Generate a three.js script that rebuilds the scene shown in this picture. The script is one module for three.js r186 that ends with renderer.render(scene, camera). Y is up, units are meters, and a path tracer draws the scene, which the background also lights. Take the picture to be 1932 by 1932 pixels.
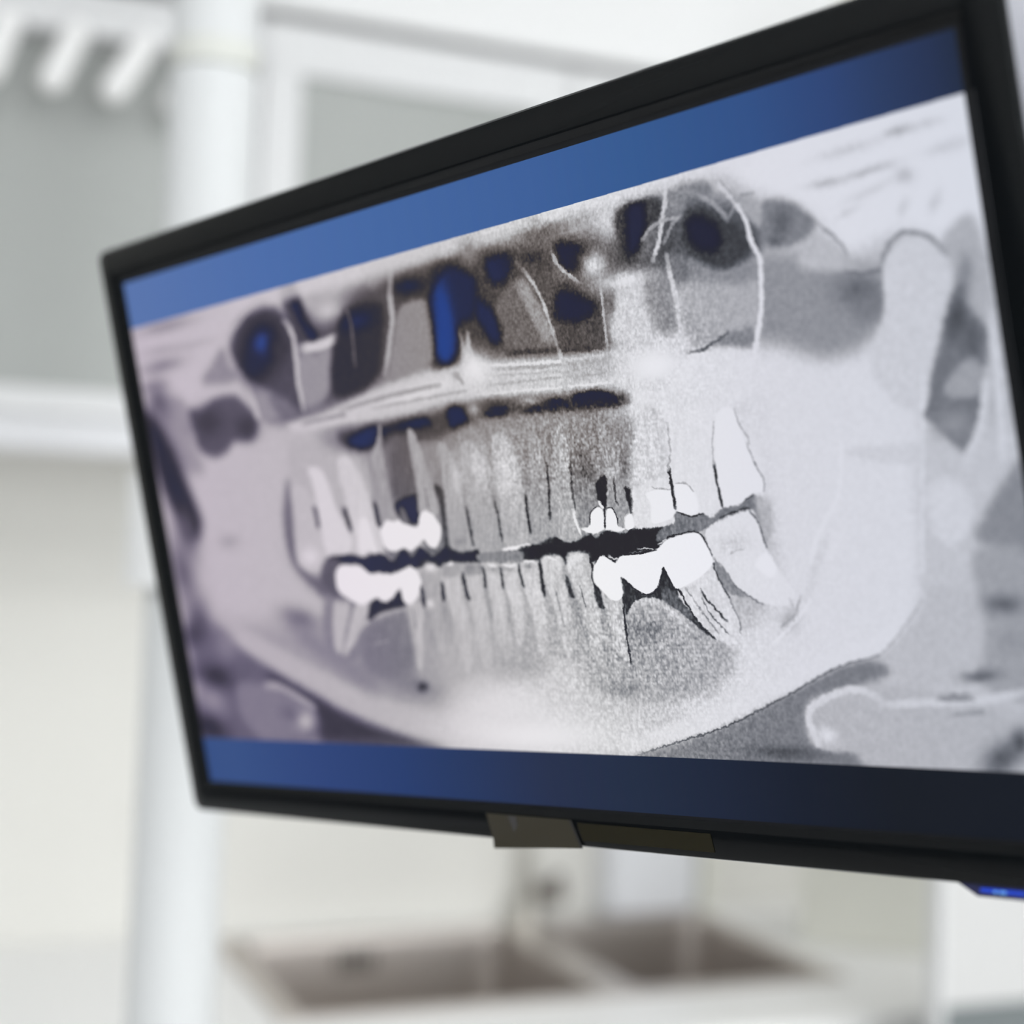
import * as THREE from 'three';
import { RectAreaLightUniformsLib } from 'three/addons/lights/RectAreaLightUniformsLib.js';
import { RoundedBoxGeometry } from 'three/addons/geometries/RoundedBoxGeometry.js';
import { mergeGeometries, toCreasedNormals, mergeVertices } from 'three/addons/utils/BufferGeometryUtils.js';

// ---------------------------------------------------------------- camera, light, exposure
const scene = new THREE.Scene();
scene.background = new THREE.Color(0.02, 0.02, 0.02);
const camera = new THREE.PerspectiveCamera(35.962, 1, 0.05, 30);
camera.setViewOffset(1932, 1932, 13.3, 75.5, 1932, 1932);
camera.position.set(0, 1.42, 0);
camera.quaternion.setFromRotationMatrix(new THREE.Matrix4().makeBasis(
  new THREE.Vector3(0.92507395, 0.03629047, 0.37804919),
  new THREE.Vector3(-0.05322848, 0.99798803, 0.03444743),
  new THREE.Vector3(-0.37603845, -0.0519894, 0.92514441)));
camera.focus = 0.622;
camera.userData.fStop = 3.1;

const renderer = new THREE.WebGLRenderer({ antialias: true });
renderer.toneMapping = THREE.LinearToneMapping;
renderer.toneMappingExposure = 1.0;
renderer.shadowMap.enabled = true;
renderer.shadowMap.type = THREE.PCFSoftShadowMap;
RectAreaLightUniformsLib.init();

// flush ceiling panels of the surgery, the last one added as left-hand fill: [x, z, width, depth]
const CEILING = 2.7;
const PANELS = [[-0.9, 0.5, 1.2, 0.6], [0.9, 0.5, 1.2, 0.6], [-0.9, 1.7, 1.2, 0.6], [0.9, 1.7, 1.2, 0.6], [1.95, -0.7, 0.6, 1.2], [-1.55, -0.5, 0.6, 1.2]];
const PANEL_POWER = 4.7;
for (const [x, z, w, d] of PANELS) {
  const l = new THREE.RectAreaLight(new THREE.Color(0.975, 0.99, 1), PANEL_POWER, w, d);
  l.position.set(x, CEILING - 0.012, z); l.rotation.x = -Math.PI / 2; scene.add(l);
}

// unseen frosted window added as front fill, in the wall behind the camera, to the right: [x0, x1, y0, y1]
const FILL_WINDOW = [0.0, 2.4, 0.85, 2.25], FILL_WINDOW_Z = 2.6;
{
  const [a, b, c, d] = FILL_WINDOW, l = new THREE.RectAreaLight(new THREE.Color(0.95, 0.98, 1), 3.0, b - a, d - c);
  l.position.set((a + b) / 2, (c + d) / 2, FILL_WINDOW_Z - 0.05); scene.add(l);           // shines towards -z, into the room
}

// ---------------------------------------------------------------- helpers
const names = {};
const numbered = n => { const k = names[n] = (names[n] ?? -1) + 1; return k ? `${n}_${String(k).padStart(3, '0')}` : n; };
const shadow = m => { m.castShadow = m.receiveShadow = true; return m; };
function mesh(name, geo, mat, parent) { const m = shadow(new THREE.Mesh(geo, mat)); m.name = name; parent.add(m); return m; }
function thing(name, label, category, pos = [0, 0, 0], turn = 0, group) {
  const o = new THREE.Group(); o.name = numbered(name); scene.add(o);
  o.position.set(...pos); o.rotation.y = turn; o.userData = { label, category };
  if (group) o.userData.group = group;
  return o;
}
function struct(name, geo, mat) { const m = mesh(name, geo, mat, scene); m.userData.kind = 'structure'; return m; }
const box = (x0, x1, y0, y1, z0, z1, r = 0) => {
  const g = r ? new RoundedBoxGeometry(x1 - x0, y1 - y0, z1 - z0, 2, r) : new THREE.BoxGeometry(x1 - x0, y1 - y0, z1 - z0);
  g.translate((x0 + x1) / 2, (y0 + y1) / 2, (z0 + z1) / 2); return g;
};
const tube = (pts, r, seg = 48, rad = 20) => new THREE.TubeGeometry(new THREE.CatmullRomCurve3(pts.map(p => new THREE.Vector3(...p))), seg, r, rad, false);
const mat = (r, g, b, o = {}) => new THREE.MeshPhysicalMaterial({ color: new THREE.Color().setRGB(r, g, b), roughness: 0.5, ...o });
// seeded value noise
const hash = (x, y) => { let h = Math.imul(x, 374761393) ^ Math.imul(y, 668265263); h = Math.imul(h ^ (h >>> 13), 1274126177); return ((h ^ (h >>> 16)) >>> 0) / 4294967296; };
function vnoise(x, y) {
  const i = Math.floor(x), j = Math.floor(y), a = x - i, b = y - j, s = a * a * (3 - 2 * a), t = b * b * (3 - 2 * b);
  const p = hash(i, j), q = hash(i + 1, j), r = hash(i, j + 1), u = hash(i + 1, j + 1);
  return p + (q - p) * s + (r - p) * t + (p - q - r + u) * s * t;
}

// ---------------------------------------------------------------- materials
const M = {
  wall: mat(0.795, 0.785, 0.745, { roughness: 0.55 }),
  roomWall: mat(0.80, 0.80, 0.79, { roughness: 0.8 }),
  darkWall: mat(0.30, 0.31, 0.32, { roughness: 0.8 }),
  ceiling: mat(0.86, 0.86, 0.86, { roughness: 0.9 }),
  soffit: mat(0.77, 0.775, 0.78, { roughness: 0.7 }),
  floor: mat(0.72, 0.71, 0.69, { roughness: 0.35 }),
  white: mat(0.67, 0.675, 0.685, { roughness: 0.45 }),
  paleWhite: mat(0.645, 0.65, 0.675, { roughness: 0.4 }),
  worktop: mat(0.88, 0.88, 0.875, { roughness: 0.3 }),
  greyGlass: mat(0.355, 0.37, 0.36, { roughness: 0.28, specularIntensity: 0.6 }),
  steel: mat(0.60, 0.56, 0.53, { metalness: 1, roughness: 0.36 }),
  darkSteel: mat(0.10, 0.09, 0.08, { metalness: 0.6, roughness: 0.5 }),
  chrome: mat(0.60, 0.59, 0.55, { metalness: 1, roughness: 0.3 }),
  valve: mat(0.20, 0.18, 0.16, { metalness: 0.5, roughness: 0.45 }),
  blackLever: mat(0.05, 0.048, 0.045, { roughness: 0.4 }),
  plastic: mat(0.84, 0.855, 0.89, { roughness: 0.4 }),
  cream: mat(0.82, 0.82, 0.745, { roughness: 0.6 }),
  screenWhite: mat(0.56, 0.56, 0.56, { roughness: 0.5 }),
  sage: mat(0.15, 0.17, 0.175, { roughness: 0.5 }),
  pole: mat(0.62, 0.635, 0.645, { roughness: 0.5 }),
  collar: mat(0.60, 0.61, 0.575, { roughness: 0.4 }),
  bezel: mat(0.0035, 0.0044, 0.0052, { roughness: 0.18, specularIntensity: 0.25 }),
  border: mat(0.006, 0.0068, 0.0085, { roughness: 0.55, specularIntensity: 0.35 }),
  backShell: mat(0.195, 0.20, 0.232, { roughness: 0.45 }),
  tape: mat(0.032, 0.028, 0.018, { roughness: 0.4, specularIntensity: 0.4 }),
  sticker: mat(0.010, 0.0085, 0.0018, { roughness: 0.3, specularIntensity: 0.3 }),
  seam: mat(0.003, 0.003, 0.003, { roughness: 0.6 }),
  arm: mat(0.78, 0.79, 0.8, { roughness: 0.4 }),
  addedCabinet: mat(0.09, 0.095, 0.115, { roughness: 0.5 }),
  window: new THREE.MeshStandardMaterial({ color: 0xffffff, emissive: new THREE.Color(0.95, 0.98, 1), emissiveIntensity: 1.2 }),  // glowing pane of the added front fill
  lamp: new THREE.MeshStandardMaterial({ color: 0xffffff, emissive: new THREE.Color(0.975, 0.99, 1), emissiveIntensity: 1.4 }),
};

// ---------------------------------------------------------------- the room
const X0 = -2.4, X1 = 3.2, Z0 = -2.12, Z1 = 2.6, T = 0.12;
struct('floor', box(X0 - T, X1 + T, -T, 0, Z0 - T, Z1 + T), M.floor);
struct('ceiling', box(X0 - T, X1 + T, CEILING, CEILING + T, Z0 - T, Z1 + T), M.ceiling);
struct('wall_back', box(X0 - T, X1 + T, 0, CEILING, Z0 - T, Z0), M.wall);
struct('wall_front', box(X0 - T, X1 + T, 0, CEILING, Z1, Z1 + T), M.roomWall);
{
  const [a, b, c, d] = FILL_WINDOW, w = struct('window_1', mergeGeometries([box(a - 0.05, a, c - 0.05, d + 0.05, Z1 - 0.04, Z1), box(b, b + 0.05, c - 0.05, d + 0.05, Z1 - 0.04, Z1), box(a, b, c - 0.05, c, Z1 - 0.04, Z1), box(a, b, d, d + 0.05, Z1 - 0.04, Z1), box((a + b) / 2 - 0.025, (a + b) / 2 + 0.025, c, d, Z1 - 0.04, Z1)]), M.white);  // frame of the unseen window added for front fill
  for (const [x0, x1] of [[a, (a + b) / 2 - 0.025], [(a + b) / 2 + 0.025, b]]) mesh('pane', box(x0, x1, c, d, Z1 - 0.02, Z1 - 0.012), M.window, w);
}
struct('wall_left', box(X0 - T, X0, 0, CEILING, Z0, Z1), M.roomWall);
struct('wall_right', box(X1, X1 + T, 0, CEILING, Z0, Z1), M.roomWall);
struct('trim_1', box(1.190, 1.212, 0.9, 1.515, Z0, Z0 + 0.03), M.cream);
PANELS.forEach(([x, z, w, d], i) => {
  const where = ['above the left of the wall cabinets', 'above the right of the wall cabinets', 'behind on the left', 'behind on the right', 'along the right wall', 'added as fill along the left wall'][i];
  const t = thing('ceiling_light', `flush white ceiling light panel ${where}`, 'ceiling light', [x, CEILING, z], 0, 'ceiling light panels');
  mesh('diffuser', box(-w / 2, w / 2, -0.008, -0.001, -d / 2, d / 2), M.lamp, t);
  mesh('frame', mergeGeometries([box(-w / 2 - 0.02, w / 2 + 0.02, -0.01, -0.001, -d / 2 - 0.02, -d / 2), box(-w / 2 - 0.02, w / 2 + 0.02, -0.01, -0.001, d / 2, d / 2 + 0.02), box(-w / 2 - 0.02, -w / 2, -0.01, -0.001, -d / 2, d / 2), box(w / 2, w / 2 + 0.02, -0.01, -0.001, -d / 2, d / 2)]), M.white, t);
});

// ---------------------------------------------------------------- wall cabinets with grey glass doors
const CF = -1.79;                                   // plane of the door fronts
const CB = 1.515, DT = 2.036;                       // underside, top of the doors
const doorsAt = [[-0.66, -0.305, 'leftmost'], [-0.304, 0.049, 'middle'], [0.05, 0.405, 'left of the white pole'], [0.406, 0.80, 'right of the white pole'], [0.801, 1.19, 'at the right end behind the monitor']];
doorsAt.forEach(([x0, x1, where]) => {
  const xc = (x0 + x1) / 2, w = x1 - x0;
  const t = thing('wall_cabinet', `white wall cabinet with a framed grey glass door, ${where}`, 'cabinet', [xc, CB, CF], 0, 'wall cabinets above the worktop');
  const D = CF - Z0, h = w / 2;
  mesh('carcass', mergeGeometries([box(-h, -h + 0.016, 0.045, DT - CB, -D + 0.002, -0.022), box(h - 0.016, h, 0.045, DT - CB, -D + 0.002, -0.022), box(-h + 0.016, h - 0.016, 0.045, 0.061, -D + 0.002, -0.022), box(-h + 0.016, h - 0.016, DT - CB - 0.016, DT - CB, -D + 0.002, -0.022), box(-h + 0.016, h - 0.016, 0.061, DT - CB - 0.016, -D + 0.002, -D + 0.01)]), M.white, t);
  mesh('pelmet', box(-h, h, 0, 0.038, -0.03, 0.004, 0.003), M.paleWhite, t);
  const fr = 0.047, b0 = 0.041, b1 = DT - CB, bot = 0.028, top = 0.062;
  const g = 0.0012;
  const door = mesh('door', mergeGeometries([box(-h + g, -h + fr, b0, b1 - g, -0.021, 0), box(h - fr, h - g, b0, b1 - g, -0.021, 0), box(-h + fr, h - fr, b0, b0 + bot, -0.021, 0), box(-h + fr, h - fr, b1 - top, b1 - g, -0.021, 0)]), M.white, t);
  mesh('glass_pane', box(-h + fr - 0.004, h - fr + 0.004, b0 + bot - 0.004, b1 - top + 0.004, -0.014, -0.008), M.greyGlass, door);
});
struct('trim_2', box(-0.66, 1.19, DT + 0.012, CEILING, Z0, CF + 0.004), M.soffit);

// white rail with slanted rounded pegs, on the doors left of the pole
{
  const t = thing('peg_rail', 'white rail with slanted rounded pegs across the top of the grey glass door', 'peg rail', [0.05, 1.975, CF + 0.001]);
  mesh('rail', box(0.0, 0.352, 0.0, 0.035, 0.0, 0.022, 0.006), M.white, t);
  const pegs = [[0.101, 1.914, 0.119, 1.974], [0.166, 1.913, 0.190, 1.972], [0.231, 1.911, 0.264, 1.972], [0.298, 1.907, 0.333, 1.972]];
  for (const [xa, ya, xb, yb] of pegs) {
    const a = new THREE.Vector3(xa - 0.05, ya - 1.975, 0.045), b = new THREE.Vector3(xb - 0.05, yb - 1.975, 0.03);
    const d = b.clone().sub(a), g = new THREE.CapsuleGeometry(0.0145, d.length(), 8, 20);
    g.applyQuaternion(new THREE.Quaternion().setFromUnitVectors(new THREE.Vector3(0, 1, 0), d.clone().normalize()));
    g.translate(...a.clone().add(b).multiplyScalar(0.5).toArray());
    mesh('peg', g, M.ceiling, t);
  }
}

// ---------------------------------------------------------------- worktop, sink, base units
const WF = -1.556, WT = 0.9;
const SX0 = 0.452, SX1 = 1.182, SZ0 = -2.072, SZ1 = -1.702;
function plate(x0, x1, z0, z1, holes, y0, y1, bevel = 0.003) {
  const s = new THREE.Shape(); s.moveTo(x0, -z0); s.lineTo(x0, -z1); s.lineTo(x1, -z1); s.lineTo(x1, -z0); s.closePath();
  for (const [a, b, c, d, r] of holes) {
    const h = new THREE.Path(), p = [-d, -c];     // shape y is -z
    h.moveTo(a + r, p[0]); h.lineTo(b - r, p[0]); h.quadraticCurveTo(b, p[0], b, p[0] + r); h.lineTo(b, p[1] - r); h.quadraticCurveTo(b, p[1], b - r, p[1]);
    h.lineTo(a + r, p[1]); h.quadraticCurveTo(a, p[1], a, p[1] - r); h.lineTo(a, p[0] + r); h.quadraticCurveTo(a, p[0], a + r, p[0]);
    s.holes.push(h);
  }
  const g = new THREE.ExtrudeGeometry(s, { depth: y1 - y0 - 2 * bevel, bevelEnabled: bevel > 0, bevelThickness: bevel, bevelSize: bevel, bevelOffset: -bevel, bevelSegments: 2, curveSegments: 8 });
  g.translate(0, 0, y0 + bevel); g.rotateX(-Math.PI / 2); return g;
}
{
  const t = mesh(numbered('worktop'), plate(-1.6, 1.62, Z0 + 0.002, WF, [[SX0 + 0.012, SX1 - 0.012, SZ0 + 0.012, SZ1 - 0.008, 0.02]], WT - 0.038, WT), M.worktop, scene);
  t.userData = { label: 'long white worktop with the double sink let into it', category: 'worktop' };
  const s = thing('double_sink', 'stainless steel sink with two square bowls in the white worktop', 'sink', [0, WT, 0]);
  const bowls = [[0.48, 0.845, -2.043, -1.716], [0.897, 1.157, -2.043, -1.720]];
  mesh('rim', plate(SX0, SX1, SZ0, SZ1, bowls.map(b => [...b, 0.022]), 0.0005, 0.0045, 0.0012), M.steel, s);
  const rr = (x0, x1, z0, z1, r, n = 7) => {      // rounded outline
    const o = []; for (const [cx, cz, a0] of [[x1 - r, z1 - r, 0], [x0 + r, z1 - r, 1], [x0 + r, z0 + r, 2], [x1 - r, z0 + r, 3]]) for (let i = 0; i <= n; i++) { const a = (a0 + i / n) * Math.PI / 2; o.push([cx + r * Math.cos(a), cz + r * Math.sin(a)]); } return o;
  };
  for (const [x0, x1, z0, z1] of bowls) {
    const pos = [], idx = [], rings = [[0, 0.004, 0.022], [0.002, -0.01, 0.022], [0.006, -0.15, 0.03], [0.016, -0.172, 0.04], [0.04, -0.18, 0.05], [0.11, -0.184, 0.01]];
    rings.forEach(([i, y, r]) => rr(x0 + i, x1 - i, z0 + i, z1 - i, r).forEach(([x, z]) => pos.push(x, y, z)));
    const n = 32, c = pos.length / 3; pos.push((x0 + x1) / 2, -0.185, (z0 + z1) / 2);
    for (let k = 0; k < rings.length - 1; k++) for (let i = 0; i < n; i++) { const a = k * n + i, b = k * n + (i + 1) % n; idx.push(a, b, a + n, b, b + n, a + n); }
    for (let i = 0; i < n; i++) idx.push((rings.length - 1) * n + i, (rings.length - 1) * n + (i + 1) % n, c);
    const g = new THREE.BufferGeometry(); g.setAttribute('position', new THREE.Float32BufferAttribute(pos, 3)); g.setIndex(idx); g.computeVertexNormals();
    const bowl = mesh('bowl', g, new THREE.MeshPhysicalMaterial({ ...{}, color: M.steel.color, metalness: 1, roughness: 0.36, side: THREE.DoubleSide }), s);
    const dr = new THREE.CylinderGeometry(0.042, 0.038, 0.006, 28); dr.translate((x0 + x1) / 2, -0.181, (z0 + z1) / 2); mesh('drain', dr, M.chrome, bowl);
  }
  const slots = []; for (let i = 0; i < 4; i++) slots.push(box(0.614 + i * 0.014, 0.623 + i * 0.014, -0.04, -0.014, -2.041, -2.036, 0.002));
  mesh('overflow_grille', mergeGeometries(slots), M.darkSteel, s);
}
{ // mixer tap behind the sink
  const t = thing('mixer_tap', 'tall chrome mixer tap with a dark lever behind the sink', 'tap', [0.905, WT, -2.085]);
  const base = new THREE.CylinderGeometry(0.022, 0.024, 0.03, 28); base.translate(0, 0.015, 0); mesh('base', base, M.chrome, t);
  mesh('spout', tube([[0, 0.02, 0], [0, 0.2, 0], [0, 0.27, 0.01], [0, 0.315, 0.07], [0, 0.31, 0.14], [0, 0.255, 0.165]], 0.0105), M.chrome, t);
  const body = new THREE.CylinderGeometry(0.013, 0.017, 0.045, 20); body.rotateZ(Math.PI / 2); body.translate(0.03, 0.04, 0); mesh('valve', body, M.valve, t);
  mesh('lever', tube([[0.04, 0.045, 0], [0.043, 0.055, 0.004], [0.045, 0.064, 0.01]], 0.007, 16, 12), M.blackLever, t);
}
{ // white dispenser behind the right bowl
  const t = thing('dispenser_box', 'tall white plastic dispenser box behind the right sink bowl', 'dispenser', [1.097, WT + 0.005, -2.09]);
  mesh('body', box(-0.072, 0.072, 0, 0.30, -0.026, 0.03, 0.012), M.plastic, t);
  mesh('lid', box(-0.074, 0.074, 0.301, 0.325, -0.028, 0.032, 0.008), M.plastic, t);
}
{ // cream storage box on the worktop
  const a = new THREE.Vector2(1.222, -1.872), b = new THREE.Vector2(1.40, -1.745), w = a.distanceTo(b), ang = -Math.atan2(b.y - a.y, b.x - a.x);
  const t = thing('storage_box', 'cream storage box turned on the worktop right of the sink', 'box', [(a.x + b.x) / 2, WT, (a.y + b.y) / 2], ang);
  mesh('body', box(-w / 2, w / 2, 0, 0.12, -0.15, 0, 0.004), M.cream, t);
  mesh('lid', box(-w / 2 - 0.004, w / 2 + 0.004, 0.121, 0.14, -0.154, 0.004, 0.004), M.cream, t);
}
[[-1.58, -1.0], [-1.0, -0.4], [-0.4, 0.2], [0.2, 0.35], [0.35, 1.25]].forEach(([x0, x1], i) => {
  const w = (x1 - x0) / 2, where = ['first of the row', 'second of the row', 'third of the row', 'narrow one left of the sink unit', 'wide one under the double sink'][i];
  const t = thing('base_cabinet', `white base cabinet below the worktop, ${where} from the left`.replace(' from the left', i > 2 ? '' : ' from the left'), 'cabinet', [(x0 + x1) / 2, 0, -1.60], 0, 'base cabinets below the worktop');
  mesh('carcass', mergeGeometries([box(-w, -w + 0.016, 0.1, 0.8615, -0.51, -0.02), box(w - 0.016, w, 0.1, 0.8615, -0.51, -0.02), box(-w + 0.016, w - 0.016, 0.1, 0.116, -0.51, -0.02)]), M.white, t);
  mesh('plinth', box(-w, w, 0, 0.1, -0.08, -0.06), M.darkWall, t);
  for (const s of [-1, 1]) {
    const d = mesh('door', box(s < 0 ? -w + 0.002 : 0.001, s < 0 ? -0.001 : w - 0.002, 0.104, 0.855, -0.019, 0, 0.002), M.white, t);
    mesh('handle', tube([[s * 0.03, 0.66, 0], [s * 0.03, 0.66, 0.025], [s * 0.03, 0.8, 0.025], [s * 0.03, 0.8, 0]], 0.005, 24, 10), M.chrome, d);
  }
});
{ // free-standing partition at the right edge
  const t = thing('partition_screen', 'pale free-standing partition panel at the right edge in front of the worktop', 'partition', [1.098, 0, -1.42]);
  for (const [y0, y1, m] of [[0.09, 0.949, M.sage], [0.9495, 2.1, M.screenWhite]]) mesh('panel', box(0.006, 0.334, y0, y1, -0.008, 0.008, 0.002), m, t);
  mesh('frame', mergeGeometries([box(0, 0.006, 0.05, 2.106, -0.011, 0.011), box(0.334, 0.34, 0.05, 2.106, -0.011, 0.011), box(0.006, 0.334, 2.1, 2.106, -0.011, 0.011), box(0.006, 0.334, 0.084, 0.09, -0.011, 0.011)]), M.white, t);
  for (const x of [0.003, 0.337]) mesh('foot', box(x - 0.02, x + 0.02, 0, 0.05, -0.16, 0.16, 0.008), M.sage, t);
}

// unseen dark cabinets added along the left wall to darken the bezel's reflections
for (let i = 0; i < 5; i++) {
  const where = ['nearest the sink wall', 'second from the sink wall', 'third from the sink wall', 'fourth from the sink wall', 'farthest from the sink wall'][i];
  const t = thing('added_side_cabinet', `added dark grey low cabinet along the left wall, ${where}`, 'cabinet', [X0 + 0.001, 0, -1.5 + i * 0.75], 0, 'added dark cabinets along the left wall');
  mesh('body', box(0, 0.43, 0.06, 1.15, -0.372, 0.372, 0.004), M.addedCabinet, t);
  mesh('plinth', box(0, 0.4, 0, 0.06, -0.37, 0.37), M.blackLever, t);
  for (const k of [0, 1, 2]) { const d = mesh('drawer', box(0.4305, 0.45, 0.075 + k * 0.36, 0.42 + k * 0.36, -0.37, 0.37, 0.003), M.addedCabinet, t); mesh('handle', box(0.4505, 0.47, 0.36 + k * 0.36, 0.375 + k * 0.36, -0.15, 0.15, 0.004), M.chrome, d); }
}

// ---------------------------------------------------------------- white pole that carries the monitor
const PX = 0.2485, PZ = -1.2751;
{
  const t = thing('support_pole', 'thick white round pole behind the left edge of the monitor', 'pole', [PX, 0, PZ]);
  const R = 0.0352, cyl = (r0, r1, y0, y1) => { const g = new THREE.CylinderGeometry(r1, r0, y1 - y0, 56); g.translate(0, (y0 + y1) / 2, 0); return g; };
  mesh('floor_flange', cyl(0.11, 0.10, 0, 0.025), M.pole, t);
  mesh('lower_tube', cyl(R, R, 0.025, 1.803), M.pole, t);
  mesh('collar', cyl(R + 0.0006, R + 0.0006, 1.806, 1.826), M.collar, t);
  mesh('core', cyl(R - 0.003, R - 0.003, 1.80, 1.81), M.collar, t);
  mesh('upper_tube', cyl(R - 0.0006, R - 0.0006, 1.826, CEILING - 0.02), M.pole, t);
  mesh('ceiling_flange', cyl(0.10, 0.11, CEILING - 0.02, CEILING - 0.0005), M.pole, t);
}

// ---------------------------------------------------------------- the monitor
// panel millimetres: lit area 476.6 x 268.1, origin at its centre
const PW = 0.4766, PH = 0.2681;
const mon = thing('monitor', 'black wide monitor tilted on its arm, showing a dental x-ray', 'monitor');
mon.matrixAutoUpdate = true;
mon.quaternion.setFromRotationMatrix(new THREE.Matrix4().makeBasis(
  new THREE.Vector3(0.40677588, 0.08023747, 0.90999744), new THREE.Vector3(-0.22050885, 0.97530393, 0.0125734), new THREE.Vector3(-0.88651522, -0.20577704, 0.41442319)));
mon.position.set(0.24784024, 1.44335362, -0.62633955);
const mmv = 0.001;
function ring(l, r, b, t, z, rad, n = 8) {
  const o = [];
  for (const [cx, cy, a0] of [[r - rad, t - rad, 0], [l + rad, t - rad, 1], [l + rad, b + rad, 2], [r - rad, b + rad, 3]])
    for (let i = 0; i <= n; i++) { const a = (a0 + i / n) * Math.PI / 2; o.push([(cx + rad * Math.cos(a)) * mmv, (cy + rad * Math.sin(a)) * mmv, z * mmv]); }
  return o;
}
function loft(rings, caps = false) {
  const pos = [], idx = [], n = rings[0].length;
  rings.forEach(r => r.forEach(p => pos.push(...p)));
  for (let k = 0; k < rings.length - 1; k++) for (let i = 0; i < n; i++) { const a = k * n + i, b = k * n + (i + 1) % n; idx.push(a, a + n, b, b, a + n, b + n); }
  if (caps) { const last = (rings.length - 1) * n; for (let i = 1; i < n - 1; i++) idx.push(last, last + i + 1, last + i); }
  const g = new THREE.BufferGeometry(); g.setAttribute('position', new THREE.Float32BufferAttribute(pos, 3)); g.setIndex(idx);
  return toCreasedNormals(g.toNonIndexed(), 0.5);
}
// bezel: recessed lip, glossy face falling away to a rounded outer edge, side wall
mesh('bezel', loft([
  ring(-240.6, 240.6, -135.6, 136.6, -0.5, 1), ring(-240.6, 240.6, -135.6, 136.6, 0, 1), ring(-243.0, 243.0, -138.0, 139.4, 3.0, 2), ring(-243.9, 243.9, -138.9, 140.3, 3.3, 2.5),
  ring(-252.5, 252.5, -147.6, 150.0, 2.2, 4), ring(-255.0, 255.0, -150.0, 152.6, 1.3, 5), ring(-256.0, 256.0, -151.0, 153.7, -0.6, 5.5), ring(-256.0, 256.0, -151.0, 153.7, -2.0, 5.5), ring(-253, 253, -148, 150.7, -2.2, 5)]), M.bezel, mon);
mesh('back_shell', loft([ring(-254, 254, -149, 151.7, -2.1, 5), ring(-255.4, 255.4, -150.4, 153.1, -2.6, 5), ring(-255.4, 255.4, -150.4, 153.1, -22, 5), ring(-240, 240, -135, 137, -34, 20), ring(-180, 180, -100, 100, -48, 20)], true), M.backShell, mon);
mesh('panel_border', mergeGeometries([box(-0.2412, -PW / 2, -0.1362, 0.1372, -0.002, 0), box(PW / 2, 0.2412, -0.1362, 0.1372, -0.002, 0), box(-PW / 2, PW / 2, PH / 2, 0.1372, -0.002, 0), box(-PW / 2, PW / 2, -0.1362, -PH / 2, -0.002, 0)]), M.border, mon);
{ // power light bar on the lower edge
  const s = new THREE.Shape(); s.moveTo(193.2 * mmv, -150.6 * mmv); s.lineTo(199.8 * mmv, -154.6 * mmv); s.lineTo(231 * mmv, -154.6 * mmv); s.lineTo(237 * mmv, -150.6 * mmv); s.closePath();
  const g = new THREE.ExtrudeGeometry(s, { depth: 0.006, bevelEnabled: true, bevelSize: 0.0004, bevelThickness: 0.0004, bevelSegments: 2 }); g.translate(0, 0, -0.006);
  const bar = mesh('power_light', g, mat(0.012, 0.014, 0.06, { roughness: 0.25 }), mon);
  bar.userData.label = 'glowing blue power light';
  const lens = new RoundedBoxGeometry(0.0165, 0.0014, 0.0012, 3, 0.0006); lens.translate(0.2095, -0.1523, 0.0007);
  mesh('lens', lens, new THREE.MeshStandardMaterial({ color: 0x02061c, emissive: new THREE.Color(0.01, 0.06, 0.62), emissiveIntensity: 1 }), bar);
  for (const [x, w] of [[0.2071, 0.0014], [0.2098, 0.003]]) { const e = new THREE.SphereGeometry(1, 16, 12); e.scale(w / 2, 0.0005, 0.0006); e.translate(x, -0.15235, 0.0013); mesh('diode', e, new THREE.MeshStandardMaterial({ color: 0x02061c, emissive: new THREE.Color(0.16, 0.42, 1.0), emissiveIntensity: 1 }), bar); }
}
// sticker and folded strip of tape on the lower bezel; both follow the sloping face
function faceStrip(outline, lift, thick) {
  const s = new THREE.Shape(outline.map(([x, y]) => new THREE.Vector2(x * mmv, y * mmv)));
  const g = new THREE.ExtrudeGeometry(s, { depth: thick, bevelEnabled: false });
  const p = g.attributes.position;
  for (let i = 0; i < p.count; i++) { const y = p.getY(i) / mmv; p.setZ(i, p.getZ(i) + lift + (y < -148.5 ? 0.00195 : 0.0033 - 0.0011 * Math.min(1, Math.max(0, (-138.9 - y) / 8.7)))); }
  g.computeVertexNormals(); return g;
}
mesh('sticker', faceStrip([[22.6, -139.3], [55, -139.3], [91.5, -139.3], [91.5, -147.2], [55, -147.2], [23.4, -147.2]], 0.0001, 0.00015), M.sticker, mon).userData.label = 'dark olive sticker on the lower bezel';
const tp = mesh('tape', faceStrip([[-30.2, -138.2], [18.6, -138.2], [21.4, -150.8], [5, -151.9], [-12, -153.2], [-30.2, -154.6], [-29.8, -150]], 0.00025, 0.0002), M.tape, mon);
tp.userData.label = 'strip of brown tape hanging over the lower edge';
mesh('tape_fold', faceStrip([[-17, -138.6], [-12, -138.6], [-12.6, -143], [-15.6, -146]], 0.0005, 0.0001), mat(0.03, 0.028, 0.03), tp);
mesh('tape_edge', faceStrip([[18.6, -138.2], [20.0, -138.2], [22.6, -150.6], [21.4, -150.8]], 0.0003, 0.0003), M.seam, tp);
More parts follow.
